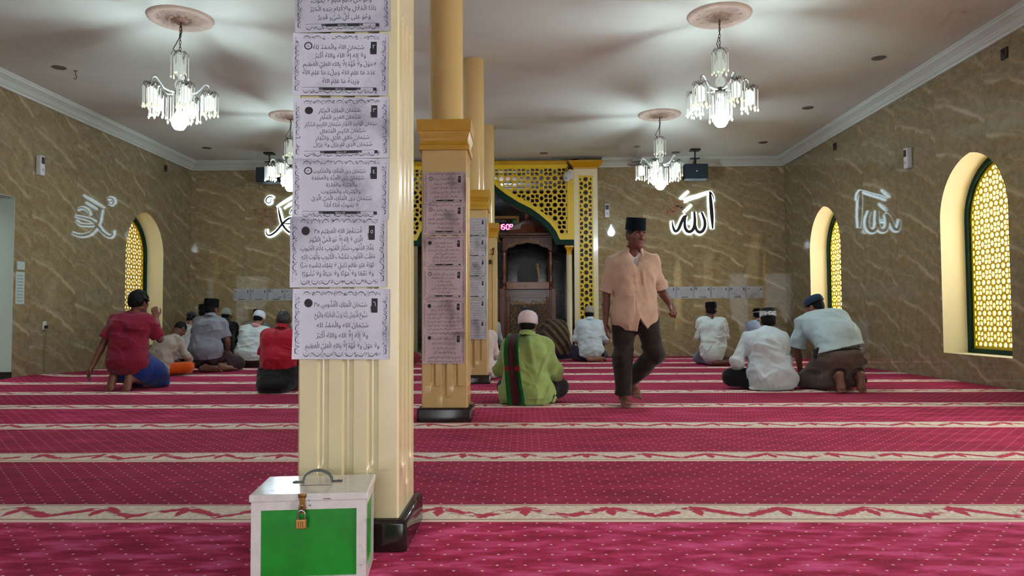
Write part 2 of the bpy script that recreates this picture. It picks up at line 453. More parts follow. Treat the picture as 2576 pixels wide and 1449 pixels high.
# doorway in the left wall, at the picture's edge
d = MB(); d.box((XL-.40, 9.55, 0), (XL+.004, 9.556, 2.4)); d.box((XL-.40, 8.15, 2.394), (XL+.004, 9.556, 2.4)); d.box((XL-.40, 8.144, 0), (XL+.004, 8.15, 2.4))
do = struct(d.build('door_1', mat('door_reveal', (176, 190, 178), .6)))
MB().box((XL-.40, 9.535, -.013), (XL+.012, 9.552, .10)).build('skirting', M_plinth, do)
# yard outside the left wall: a shaded passage wall
struct(MB().box((XL-2.4, -4, -.2), (XL-2.2, 16, 3.6)).build('wall_outside_left', mat('yard_wall', (196, 190, 170), .8)))
struct(MB().box((XL-2.4, -6, -.3), (XL-.42, 16, -.16)).build('ground', mat('yard_ground', (150, 146, 138), .8)))

# ------------------------------------------------------------------ carpets: one strip per prayer row
STRIPE0 = 3.015; PITCH = 1.2
cm = [carpet_mat('carpet_%s' % k, *c) for k, c in (('a', ((172, 34, 76), (210, 70, 124), (138, 18, 54))), ('b', ((152, 28, 64), (172, 40, 80), (126, 20, 52))), ('c', ((162, 32, 70), (190, 54, 98), (134, 22, 58))))]
near_m = carpet_mat('carpet_near', (184, 40, 88), (218, 86, 142), (148, 20, 58), True)
order = ['nearest of all, under the donation box', 'second from the camera, meeting the near pillar', 'third from the camera, empty of people', 'fourth from the camera, at the second pillar base', 'fifth from the camera, under the lime shirted man', 'sixth from the camera, under the maroon shirted man', 'seventh from the camera, under the third pillar base', 'eighth from the camera, under the grey shirted man', 'ninth from the camera, under the slim boy in white', 'tenth from the camera, under the beige skullcap man', 'farthest from the camera, against the back wall']
rnd = random.Random(3)
prev = None
for k in range(-2, 10):
    y0 = STRIPE0 - .132 + PITCH*k
    y1 = min(y0 + PITCH, YB - .002)
    L = y1 - y0
    xs = np.linspace(XL+.012, XR-.012, 200); ys = [0, .02, .08, .165, .255, .27, .45, .7, 1.0, L] if L > 1.05 else list(np.linspace(0, L, 8))
    ph = rnd.random()*9
    vs = []
    for yy in ys:
        for x in xs:
            z = .0012*math.sin(x*2.3+ph)*math.sin(yy*5+ph) + (.004 if .0 < yy < .26 else 0.)
            e = x - XL
            if e < .5: z += .035*(1-e/.5)**2*(.5+.5*math.sin(ph+k*2.1+yy*2.4)) if k > 2 else 0
            vs.append((x, yy*(L-.0006)/L, z - .006))
    nx = len(xs)
    mb = MB(); mb.add(vs, [(j*nx+i, j*nx+i+1, (j+1)*nx+i+1, (j+1)*nx+i) for j in range(len(ys)-1) for i in range(nx-1)])
    mb.add([(x, q, z) for q in (ys[0],) for z in (-.012, -.006) for x in (XL+.012, XR-.012)], [(0, 1, 3, 2)])
    o = mb.build('prayer_carpet', near_m if k < 0 else cm[(k+4) % 3], loc=(0, y0, 0), smooth=60)
    if k <= -2: lab = 'red dotted prayer carpet strip at the photographer\'s feet, behind the nearest one'
    else: lab = 'red dotted prayer carpet strip ' + order[min(k+1, len(order)-1)]
    tag(o, lab, 'carpet', 'prayer carpet strips laid in rows')

# ------------------------------------------------------------------ pillars
def pillar(y, label):
    x0, x1 = -.785, -.435; xc = (x0+x1)/2; w = (x1-x0)/2
    root = empty('pillar', (xc, y + w, 0)); tag(root, label, 'pillar', 'cream pillars in a line down the hall')
    def ring(dep):      # dep: groove depth for (outer, middle)
        pts = []
        for q in range(4):
            a = q*PI/2
            loc = [(-w+.006, -w)]
            for j, gx in enumerate((-.088, -.002, .084)):
                dd = dep[1] if j == 1 else dep[0]
                gw = .021
                for t in range(7):
                    th = PI*t/6
                    loc.append((gx - gw*math.cos(th), -w + dd*math.sin(th)))
            loc += [(w-.006, -w), (w, -w+.006)]
            pts += [(px*math.cos(a)-py*math.sin(a), px*math.sin(a)+py*math.cos(a)) for px, py in loc]
        return pts
    lv = [(.09, (0, 0)), (.175, (0, 0)), (.180, (0, .006)), (.19, (0, .013)), (.205, (0, .018)), (.255, (0, .02)), (.260, (.006, .02)), (.270, (.013, .02)), (.285, (.018, .02)), (.305, (.02, .02)), (1.87, (.02, .02)), (1.89, (.0, .0)), (2.085, (0, 0))]
    mb = MB(); vs = []; 
    for z, dp in lv: vs += [(a, b, z) for a, b in ring(dp)]
    n = len(vs)//len(lv)
    mb.add(vs, [(i*n+k, i*n+(k+1) % n, (i+1)*n+(k+1) % n, (i+1)*n+k) for i in range(len(lv)-1) for k in range(n)])
    pm = M_cream if y < 3 else M_cream_shade; mb.build('shaft', pm, root, smooth=35)
    mb = MB(); pw = w+.032
    prof = [(pw, -.013), (pw, .085), (pw-.004, .094), (pw-.012, .10), (w-.01, .10)]
    vs = []; c = .012
    for r, z in prof: vs += [(-r+c,-r,z),(r-c,-r,z),(r,-r+c,z),(r,r-c,z),(r-c,r,z),(-r+c,r,z),(-r,r-c,z),(-r,-r+c,z)]
    mb.add(vs, [(i*8+k, i*8+(k+1) % 8, (i+1)*8+(k+1) % 8, (i+1)*8+k) for i in range(len(prof)-1) for k in range(8)])
    mb.build('plinth', M_plinth, root, smooth=40)
    mb = MB(); prof = [(w, 2.078), (w+.018, 2.08), (w+.02, 2.118), (w+.008, 2.124), (w+.006, 2.15), (w+.012, 2.18), (w+.022, 2.21), (w+.024, 2.222), (w+.03, 2.225), (w+.036, 2.312), (.1, 2.312)]
    vs = []
    for r, z in prof: vs += [(-r,-r,z),(r,-r,z),(r,r,z),(-r,r,z)]
    mb.add(vs, [(i*4+k, i*4+(k+1) % 4, (i+1)*4+(k+1) % 4, (i+1)*4+k) for i in range(len(prof)-1) for k in range(4)] )
    mb.build('capital', M_must, root, smooth=30)
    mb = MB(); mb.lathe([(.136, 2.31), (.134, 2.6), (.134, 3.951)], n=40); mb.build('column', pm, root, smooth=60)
    return root
PY = [2.55, 5.63, 8.78, 11.90]
for y, l in zip(PY, ('nearest cream fluted pillar, behind the green donation box', 'second cream fluted pillar with mustard capital and round upper shaft', 'third cream pillar, half hidden behind the second pillar', 'fourth cream pillar with a black wire hook, beside the minbar')): pillar(y, l)
# ------------------------------------------------------------------ mihrab front
XC = -.70; YM = 14.5
halfc = [(-.70, 3.60), (-.60, 3.46), (-.526, 3.36), (-.35, 3.223), (-.107, 3.065), (.144, 2.938), (.332, 2.803), (.52, 2.637), (.646, 2.471), (.717, 2.308)]
def mir(pts): return [(2*XC - x, z) for x, z in pts]
SR = .997; SL = 2*XC - SR; STOP = 3.80
inner = [(-.70, 3.70), (-.615, 3.56), (-.526, 3.475), (-.44, 3.38), (-.165, 3.195), (.144, 3.025), (.458, 2.795), (.67, 2.58), (.737, 2.41)]
def spandrel():
    root = empty('arch_screen', (XC, YM, 2.3)); tag(root, 'yellow star lattice screen over the prayer niche, ogee shaped below', 'arch screen')
    T = lambda u, v, t: (u - XC, t, v - 2.3)
    out = [(SR, 2.308), (SR, 3.70), (SR-.108, 3.70), (SR-.108, STOP), (SL+.108, STOP), (SL+.108, 3.70), (SL, 3.70), (SL, 2.308)] + mir(halfc)[::-1][0:1] + mir(halfc)[::-1][1:-1] + halfc
    inr = [(SR-.125, 2.41), (SR-.125, STOP-.075), (XC, STOP-.075)] + inner
    inl = [(2*XC-x, z) for x, z in reversed(inr)]
    mb = MB(); mb.plate([out, inr[:-1] + [inner[-1]], inl], T, -.02, .03); mb.build('rim', M_yel, root)
    full = inr
    for lp in (inr, inl):
        sh = [(x + (XC-x)*0, z) for x, z in lp]
        mb = MB(); mb.plate([lp] + fit_holes(star_holes(min(p[0] for p in lp), max(p[0] for p in lp), 2.3, 3.8, .53, .625, 2.735), [(x*.985+.015*.5, z) if lp is inr else (x, z) for x, z in lp]), T, -.004, .018)
        mb.build('lattice', M_yellat, root)
    off = .095
    low = [(x, z-off) for x, z in halfc]
    band = [(SR, 2.308), (SR, 2.21)] + [(.63, 2.21), (.60, 2.30), (.545, 2.42), (.44, 2.56), (.26, 2.72), (.09, 2.83), (-.16, 2.96), (-.40, 3.12), (-.56, 3.25), (-.64, 3.35), (-.70, 3.47)]
    b2 = band + mir(band[2:-1])[::-1] + [(SL, 2.21), (SL, 2.308)] + mir(halfc)[::-1][:-1] + halfc[:]
    mb = MB(); mb.plate([b2], T, .0, .14); mb.build('green_soffit', M_green, root)
    mb = MB(); mb.box((SL-XC+.108, -.035, STOP-2.3), (SR-XC-.108, .05, STOP-2.3+.075)); mb.build('top_moulding', M_must, root)
    return root
spandrel()
def pilaster(x0, x1, label):
    xc = (x0+x1)/2; w = (x1-x0)/2
    root = empty('mihrab_pilaster', (xc, YM, 0)); tag(root, label, 'pilaster', 'pilasters flanking the prayer niche')
    mb = MB(); mb.plate([[(-w, .0), (w, 0), (w, 3.72), (-w, 3.72)], [(-.142, .40), (.142, .40), (.142, 3.58), (-.142, 3.58)]], lambda u, v, t: (u, t, v), 0., .17); mb.build('shaft', M_cream, root)
    mb = MB(); mb.box((-.15, .055, .39), (.15, .06, 3.59)); mb.build('backing', mat('black_recess', (14, 15, 16), .5), root)
    lp = [(-.142, .40), (.142, .40), (.142, 3.58), (-.142, 3.58)]
    mb = MB(); mb.plate([lp] + fit_holes(star_holes(-.142, .142, .4, 3.58, .53, 0., 3.245), [(-.118, .424), (.118, .424), (.118, 3.556), (-.118, 3.556)]), lambda u, v, t: (u, t, v), .012, .034); mb.build('lattice', M_yel, root)
    mb = MB(); prof = [(w, 3.715), (w+.012, 3.72), (w+.014, 3.745), (w+.02, 3.75), (w+.05, 3.79), (w+.09, 3.82), (w+.1, 3.83), (w+.1, 3.872), (.05, 3.872)]
    vs = []
    for r, z in prof: q = min(.12, -(r-w)); vs += [(-r, q, z), (r, q, z), (r, .17, z), (-r, .17, z)]
    mb.add(vs, [(i*4+k, i*4+(k+1) % 4, (i+1)*4+(k+1) % 4, (i+1)*4+k) for i in range(len(prof)-1) for k in range(4)]); mb.build('capital', M_must, root, smooth=30)
    mb = MB(); mb.box((-w-.015, -.02, -.002), (w+.015, .17, .11)); mb.build('plinth', M_plinth, root)
pilaster(1.0, 1.47, 'cream pilaster with a yellow star lattice strip, behind the walking man')
pilaster(-2.87, -2.40, 'cream pilaster with star lattice left of the niche, behind the near pillar')
def engaged(x, label):
    root = empty('engaged_column', (x, YM+.05, 0)); tag(root, label, 'column', 'small columns at the niche edges')
    mb = MB(); mb.lathe([(.075, -.0), (.075, .12), (.062, .13), (.068, .15), (.058, .17), (.058, 2.0), (.064, 2.01)], n=20); mb.build('shaft', M_cream, root, smooth=40)
    mb = MB(); mb.lathe([(.064, 2.0), (.072, 2.02), (.066, 2.06), (.08, 2.11), (.11, 2.15), (.125, 2.155), (.125, 2.19), (.06, 2.19)], n=4, rot=Matrix.Rotation(PI/4, 3, 'Z')); mb.build('capital', M_must, root)
engaged(.90, 'slim cream column with mustard capital at the niche, behind the striped bowing man')
engaged(-2.30, 'slim cream column with mustard capital, seen between the two nearest pillars')
# niche interior
struct(MB().box((NX0-.02, YB+.0, 0), (NX0+.1, 17.0, ZC)).build('wall_niche_left', M_dmarble))
struct(MB().box((NX1-.02, YB+.0, 0), (NX1+.1, 17.0, ZC)).build('wall_niche_right', M_dmarble))
struct(MB().box((NX0, 16.7, 0), (NX1, 16.9, ZC)).build('wall_niche_back', M_dmarble))
struct(MB().box((NX0+.1, 14.56, -.013), (NX1-.02, 16.7, .09)).build('floor_niche', mat('niche_floor', (150, 152, 146), .2)))
struct(MB().box((NX0+.06, YM+.02, 0), (NX0+.19, YB+.3, 2.25)).build('trim_5', mat('jamb_cream', (196, 182, 140), .5)))
# pale coffered soffit with slats over the niche (seen through the screen)
mb = MB()
for i in range(5): mb.box((NX0+.1, 14.75+i*.38, 3.62+.03*(i % 2)), (NX1-.02, 15.0+i*.38, 3.66+.03*(i % 2)))
struct(mb.build('ceiling_niche', mat('niche_soffit', (190, 200, 206), .4)))

# ------------------------------------------------------------------ lettering
GLY = {}
def glyph(ch):
    """outline mesh and advance of one character of the built-in font"""
    if ch in GLY: return GLY[ch]
    c = bpy.data.curves.new('g', 'FONT'); c.resolution_u = 2; c.offset = .004; o = bpy.data.objects.new('g', c); COL.objects.link(o)
    def mesh(t):
        c.body = t; bpy.context.view_layer.update()
        return bpy.data.meshes.new_from_object(o.evaluated_get(bpy.context.evaluated_depsgraph_get()))
    m = mesh(ch); V = [(v.co.x, v.co.y) for v in m.vertices]; F = [list(p.vertices) for p in m.polygons]
    a = min(v.co.x for v in mesh('|').vertices); b = max(mesh(ch + '|').vertices, key=lambda v: v.co.x).co.x; b2 = max(v.co.x for v in mesh('|').vertices)
    adv = b - b2
    bpy.data.objects.remove(o); bpy.data.curves.remove(c)
    GLY[ch] = (V, F, adv); return GLY[ch]
FORM = {}
for cp in range(0xFE80, 0xFEFD):
    d_ = unicodedata.decomposition(chr(cp)).split()
    if len(d_) == 2: FORM.setdefault(chr(int(d_[1], 16)), {})[d_[0][1:-1]] = chr(cp)
    elif len(d_) == 3: FORM.setdefault(chr(int(d_[1], 16)) + chr(int(d_[2], 16)), {})[d_[0][1:-1]] = chr(cp)
HAR = set('\u064b\u064c\u064d\u064e\u064f\u0650\u0651\u0652')
def shape(text):
    """Arabic letters to joined forms: list of (char, [marks]) right to left"""
    L = []
    for ch in text:
        if ch in HAR and L: L[-1][1].append(ch)
        else: L.append([ch, []])
    i = 0; M_ = []
    while i < len(L):
        if i+1 < len(L) and L[i][0] == '\u0644' and L[i][0]+L[i+1][0] in FORM:
            M_.append([L[i][0]+L[i+1][0], L[i][1]+L[i+1][1]]); i += 2
        else: M_.append(L[i]); i += 1
    res = []
    for i, (ch, mk) in enumerate(M_):
        f = FORM.get(ch)
        if not f: res.append((ch, mk)); continue
        pj = i > 0 and 'initial' in FORM.get(M_[i-1][0], {})
        nj = i+1 < len(M_) and ('final' in FORM.get(M_[i+1][0], {}))
        if pj and nj and 'medial' in f: k = 'medial'
        elif pj and 'final' in f: k = 'final'
        elif nj and 'initial' in f: k = 'initial'
        else: k = 'isolated'
        res.append((f.get(k, ch), mk))
    return res
def text_mesh(text, size, rtl=True):
    """vertices (x to the right, centred on 0) and faces of one written line, and its width"""
    items = shape(text) if rtl else [(c, []) for c in text]
    if rtl: items = items[::-1]
    # keep runs of digits and brackets readable
    V = []; F = []; x = 0.
    for ch, mk in items:
        if ch == ' ': x += .24; continue
        v, f, adv = glyph(ch)
        o = len(V); V += [(p[0]+x, p[1]) for p in v]; F += [[i+o for i in q] for q in f]
        xs = [p[0] for p in v] or [0]; top = max([p[1] for p in v] or [0]); bot = min([p[1] for p in v] or [0])
        cx = x + (min(xs)+max(xs))/2
        lift = 0.
        for h in mk:
            hv, hf, _ = glyph(h)
            if not hv: continue
            hx = [p[0] for p in hv]; hc = (min(hx)+max(hx))/2; hb = min(p[1] for p in hv); ht = max(p[1] for p in hv)
            if h in '\u0650\u064d': dy = min(0, bot+.02) - .06 - ht if ht > bot - .04 else 0
            else: dy = max(top + .05, .46) + lift - hb; lift += (ht-hb) + .04
            o = len(V); V += [(p[0]-hc+cx, p[1]+dy) for p in hv]; F += [[i+o for i in q] for q in hf]
        x += adv
    return [((a-x/2)*size, b*size) for a, b in V], F, x*size

# ------------------------------------------------------------------ printed sheets
SHEETS = [
 ('\u0661', 1, ['لَا إِلَهَ إِلَّا اللهُ وَحْدَهُ لَا شَرِيكَ لَهُ', 'لَهُ الْمُلْكُ وَلَهُ الْحَمْدُ يُحْيِي وَيُمِيتُ', 'وَهُوَ حَيٌّ دَائِمٌ قَائِمٌ لَا يَمُوتُ', 'يَاذَا الْجَلَالِ والإِكْرَامِ بِيَدِهِ الْخَيْرُ', 'وَهُوَ عَلى كُلِّ شَيْءٍ قَدِيرٌ'], True),
 ('\u0662', 1, ['سُبْحَانَ اللهُ والْحَمْدُ لِلهُ', 'وَلَا إِلهَ إِلَّا اللهُ وَاللهُ أَكْبَرُ', 'لاحَوْلَ ولَا قُوَّةَ إلاَّ بِالله العَلِيِّ الْعَظِيمِ', 'عَدَدَ مَا عَلِمَ اللهُ وَمِلْءَ مَا عَلِمَ اللهُ', 'وَزِينَةَ مَا عَلِمَ اللهُ'], True),
 ('\u0663', 2, ['سُبْحَانَ الْمَلِكِ الْجَبَّارِ', 'سُبْحَانَ العَزِيزِ الْغَفَّارِ', 'سُبْحَانَ الْوَاحِدِ الْقَهَّارِ سُبْحَانَ الكَرِيمِ السَّتَّارِ', 'سُبْحَانَ الكَبِيرِ الْمُتَعَالِ', 'سُبْحَانَ خَالِقِ اللَّيْلِ وَالنَّهَارِ', 'سُبْحَانَ الَّذِي لَمْ يَزَلْ ولَا يَزَالُ'], True),
 ('\u0664', 1, ['سُبْحَانَ ذِى الْمُلْكِ وَالْمَلَكُوتِ', 'سُبْحَانَ ذِى الْعِزَّةِ وَالْعَظَمَةِ', 'والْهَيْبَةِ والقُدْرَةِ', 'وَالْكِبْرِيَاءِ وَالْجَبَرُوتِ', 'سُبْحَانَ ذِى الْمُلْكِ الْحَيِّ الَّذِيْ', 'لَا يَمُوتُ أَبَدًا أَبَدًا'], True),
 ('\u0665', 2, ['أَسْتَغْفِرُ اللهَ الْعَظِيْمَ x\u0663', 'الَّذِي لَا إِلَهَ إِلَّا هُوَ الْحَيُّ الْقَيُّوْمُ', 'غَفَّارُ الذُّنُوبِ سَتَّارُ الْعُيُوبِ عَلَّامُ الْغُيُوبِ', 'مُقَلِّبُ الْقُلُوبِ مُكَشِّفُ الْكُرُوبِ وَأَتُوْبُ إِلَيْهِ', 'تَوْبَةَ عَبْدٍ ظَالِمٍ ذَلِيلٍ لَا يَمْلِكُ لِنَفْسِهِ ضَرًّا', 'وَلَا نَفْعًا وَلَا مَوْتًا وَلَا حَيَاةً وَلَا نُشُوْرًا'], False),
 ('\u0666', 2, ['سُبْحَانَ الْمَلِكِ الْقُدُّوسِ x\u0663', 'سُبُّوحٌ قُدُّوسٌ رَبُّنَا وَرَبُّ الْمَلَائِكَةِ والرُّوْحِ', 'سُبْحَانَ الله والْحَمْدُ لله', 'ولَا إِلَهَ إِلَّا الله وَاللهُ أَكْبَرُ', 'ولَا حَوْلَ ولَا قُوَّةَ إِلَّا بِاللهِ الْعَلِيِّ الْعَظِيمِ'], False)]
PWID, PHEI = .336, .236
def sheet_mesh(idx, seed, tone):
    num, em, lines, bar = SHEETS[idx]
    rd = random.Random(seed)
    W, H = PWID, PHEI
    curl = lambda x, z: -.0012 - .0035*max(0., (-x/(W/2)-.72)/.28)**2*(1+.6*math.sin(z*40+seed)) - .0025*max(0., (x/(W/2)-.8)/.2)**2 - .0012*(1+math.sin(x*18+seed*2)) - .0008*(1+math.sin(z*30+x*9))
    mb = MB()
    nx, nz = 30, 14
    vs = [(-W/2+W*i/nx, curl(-W/2+W*i/nx, -H/2+H*j/nz), -H/2+H*j/nz) for j in range(nz+1) for i in range(nx+1)]
    mb.add(vs, [(j*(nx+1)+i, j*(nx+1)+i+1, (j+1)*(nx+1)+i+1, (j+1)*(nx+1)+i) for j in range(nz) for i in range(nx)], 0)
    def ink(V, F, mi=1, up=.0006): mb.add([(x, curl(x, z)-up, z) for x, z in V], F, mi)
    def quad(x0, z0, x1, z1, mi=1, up=.0006):
        k = max(1, int((x1-x0)/.02)); 
        V = [(x0+(x1-x0)*i/k, z) for z in (z0, z1) for i in range(k+1)]
        ink(V, [(i, i+1, k+2+i, k+1+i) for i in range(k)], mi, up)
    def stroke(pts, wd, mi=1):
        V = []
        for i, p in enumerate(pts):
            a = pts[max(0, i-1)]; b = pts[min(len(pts)-1, i+1)]
            dx, dz = b[0]-a[0], b[1]-a[1]; l = math.hypot(dx, dz) or 1
            w = wd[i] if isinstance(wd, list) else wd
            V += [(p[0]-dz/l*w/2, p[1]+dx/l*w/2), (p[0]+dz/l*w/2, p[1]-dx/l*w/2)]
        ink(V, [(2*i, 2*i+1, 2*i+3, 2*i+2) for i in range(len(pts)-1)], mi)
    # border: row of arches with curls between
    bx, bz = W/2-.022, H/2-.020
    def motif(cx, cz, ax, outw):     # outw: unit vector pointing outwards
        tx, tz = ax
        P = lambda a, b: (cx + tx*a + outw[0]*b, cz + tz*a + outw[1]*b)
        if rd.random() > .04:
            stroke([P(.011*math.cos(PI-PI*i/8), -.006+.012*math.sin(PI*i/8)) for i in range(9)], [.0006, .0012, .0018, .0024, .0026, .0024, .0018, .0012, .0006], 2)
        stroke([P(-.004+.008*i/4, -.004+.0015*(i % 2)) for i in range(5)], .0009)
        for q in range(9):
            a = .012 + rd.random()*.016; b = -.007 + rd.random()*.013; r = .0012+rd.random()*.0016
            stroke([P(a + r*math.cos(t*1.25+q), b + r*math.sin(t*1.25+q)) for t in range(4)], .0011, 1 + (rd.random() < .4))
    for i in range(7):
        cx = -bx+.026 + i*(2*bx-.03)/6.9
        motif(cx, bz+.004, (1, 0), (0, 1)); motif(cx, -bz-.004, (1, 0), (0, -1))
    for i in range(5):
        cz = -bz+.008 + i*(2*bz)/5.2
        motif(-bx-.006, cz, (0, 1), (-1, 0)); motif(bx+.006, cz, (0, 1), (1, 0))
    for s in (-1, 1):
        for i in range(26):
            z = -bz + 2*bz*i/25; r = .0016
            stroke([(s*(bx+.012)+r*math.cos(t*1.3+i), z+r*math.sin(t*1.3+i)) for t in range(4)], .0014, 2)
    # round emblem
    ex, ez, er = -W/2+.054, H/2-.048, .0145
    V = [(ex+er*math.cos(2*PI*k/28), ez+er*math.sin(2*PI*k/28)) for k in range(28)]
    if em == 1:
        V += [(ex+(er-.004)*math.cos(2*PI*k/28), ez+(er-.004)*math.sin(2*PI*k/28)) for k in range(28)]
        ink(V, [(k, (k+1) % 28, 28+(k+1) % 28, 28+k) for k in range(28)], 2)
        for k in range(3): quad(ex-.004, ez-.004+k*.003, ex+.004, ez-.0028+k*.003, 1)
    else: ink(V, [list(range(28))], 2)
    # number tag
    nx0, nx1 = W/2-.062, W/2-.041
    ink([(nx0, H/2-.080), (nx1, H/2-.080), (nx1, H/2-.032), (nx0, H/2-.032)], [(0, 1, 2, 3)], 2)
    for q in range(4): quad(nx0-.003, H/2-.078+q*.005, nx0, H/2-.0755+q*.006, 2)
    V, F, w_ = text_mesh(num, .022); ink([(a+(nx0+nx1)/2, b+H/2-.058) for a, b in V], F, 3, .0011)
    # bottom bar
    if bar:
        zb = -H/2+.030
        quad(-W/2+.036, zb, W/2-.05, zb+.0011, 1)
        quad(-.060, zb-.010, .058, zb, 2); quad(-.075, zb-.008, -.060, zb, 1); quad(.058, zb-.008, .072, zb, 1)
        quad(W/2-.052, zb-.012, W/2-.040, zb, 2)
        V, F, w_ = text_mesh('dibaca 3X', .009, False); ink([(a, b+zb-.008) for a, b in V], F, 3, .0011)
    n = len(lines); zt = H/2-.060 if n == 5 else H/2-.056; zb = -H/2+(.048 if bar else .038)
    for i, t in enumerate(lines):
        sz = .0215 if n == 5 else .0195
        V, F, w_ = text_mesh(t, sz)
        mx = W-.078 if i > 1 else W-.15
        k = min(1.25, mx/w_) if w_ > mx else 1.
        off = rd.uniform(-.006, .006) - (.004 if i < 2 else 0)
        z = zt + (zb-zt)*i/(n-1)
        ink([(a*k+off, b*(.9+.1*k)+z) for a, b in V], F, 1)
    return mb
INKW = mat('paper_white_print', (205, 202, 214), .6)
def paper_set(xc, y, zs, dxs, tone, group, where, sc=1.):
    o1 = None
    for i, (zt, zb) in enumerate(zs):
        h = PHEI; k = .0004*i
        key = 'sheet%d' % i
        pm = paper_mat('paper_%s_%d' % (where[:6], i), tone if i not in (0,) else tuple(v*.93 for v in tone), i + len(where))
        if key not in PAPER: PAPER[key] = sheet_mesh(i, i+1, tone).build('printed_sheet', [pm, M_ink, M_inkd, INKW]); o = PAPER[key]
        else:
            o = dup(PAPER[key]); 
            o.data = o.data.copy(); o.data.materials[0] = pm
        o.location = (xc + dxs[i], y - .0045 - k, (zt+zb)/2); o.scale = (sc, 1, (zt-zb)/h)
        o.rotation_euler = (0, (-.012, .01, -.006, .008, -.004, .006)[i], 0)
        nth = ('topmost', 'second from the top', 'third from the top', 'fourth from the top', 'fifth from the top', 'lowest')[i]
        tag(o, 'white sheet of printed Arabic prayer lines, %s on the %s' % (nth, where), 'printed sheet', group)
PAPER = {}
paper_set(-.636, 2.55, [(2.02, 1.795), (1.789, 1.568), (1.560, 1.345), (1.345, 1.132), (1.142, .895), (.889, .645)], [.002, -.004, 0, -.002, -.008, .002], (214, 211, 230), 'prayer sheets on the near pillar', 'near pillar')
paper_set(-.606, 5.63, [(1.908, 1.66), (1.665, 1.42), (1.41, 1.165), (1.17, .925), (.925, .68), (.68, .436)], [.004, .0, -.004, -.004, -.008, -.008], (208, 186, 196), 'prayer sheets on the second pillar', 'second pillar', .96)
paper_set(-.606, 8.78, [(1.978, 1.74), (1.74, 1.50), (1.495, 1.255), (1.25, 1.01), (1.005, .765), (.765, .526)], [.004, .0, .002, .0, -.002, -.004], (206, 206, 214), 'prayer sheets on the third pillar', 'third pillar', .98)
# rows of small sheets on the back wall
def small_sheet(i, tone):
    rd = random.Random(i+40); W, H = .342, .236
    mb = MB(); mb.box((-W/2, -.003, -H/2), (W/2, 0, H/2), 0)
    y = -.0036
    def q(x0, z0, x1, z1, mi): mb.add([(x0, y, z0), (x1, y, z0), (x1, y, z1), (x0, y, z1)], [(0, 1, 2, 3)], mi)
    q(-W/2+.010, -H/2+.01, -W/2+.016, H/2-.01, 1); q(W/2-.016, -H/2+.01, W/2-.010, H/2-.01, 1)
    q(W/2-.058, H/2-.080, W/2-.040, H/2-.032, 2)
    ex, ez = -W/2+.05, H/2-.05
    mb.add([(ex+.014*math.cos(k*PI/8), y, ez+.014*math.sin(k*PI/8)) for k in range(16)], [tuple(range(16))], 2 if i % 2 else 1)
    if i in (1, 3, 4, 5): q(-.07, -H/2+.018, .07, -H/2+.030, 2)
    for j in range(5):
        V, F, w_ = text_mesh(SHEETS[i % 6][2][j % len(SHEETS[i % 6][2])].translate({ord(c): None for c in HAR}), .018)
        k = min(1, (W-.09)/w_)
        mb.add([(a*k, y-.0002, b+H/2-.065-j*.030) for a, b in V], F, 1)
    return mb
WM = [paper_mat('paper_wall_%d' % i, (176, 178, 184), i*1.3) for i in range(6)]
w0 = None
for side, x0, n_, gap in (('left of', -5.668, 4, .3465), ('right of', 2.857, 6, .3465)):
    for j in range(n_):
        i = 5 - (j % 6)
        key = 'wall%d' % i
        if key not in PAPER: PAPER[key] = small_sheet(i, None).build('wall_sheet', [WM[i], M_ink, M_inkd]); o = PAPER[key]
        else: o = dup(PAPER[key])
        o.location = (x0 + gap*j, YB - .001, 1.256)
        nth = ('first', 'second', 'third', 'fourth', 'fifth', 'sixth', 'seventh')[j]
        tag(o, '%s sheet from the left in the row on the back wall %s the niche' % (nth, side), 'printed sheet', 'row of prayer sheets on the back wall %s the niche' % side)
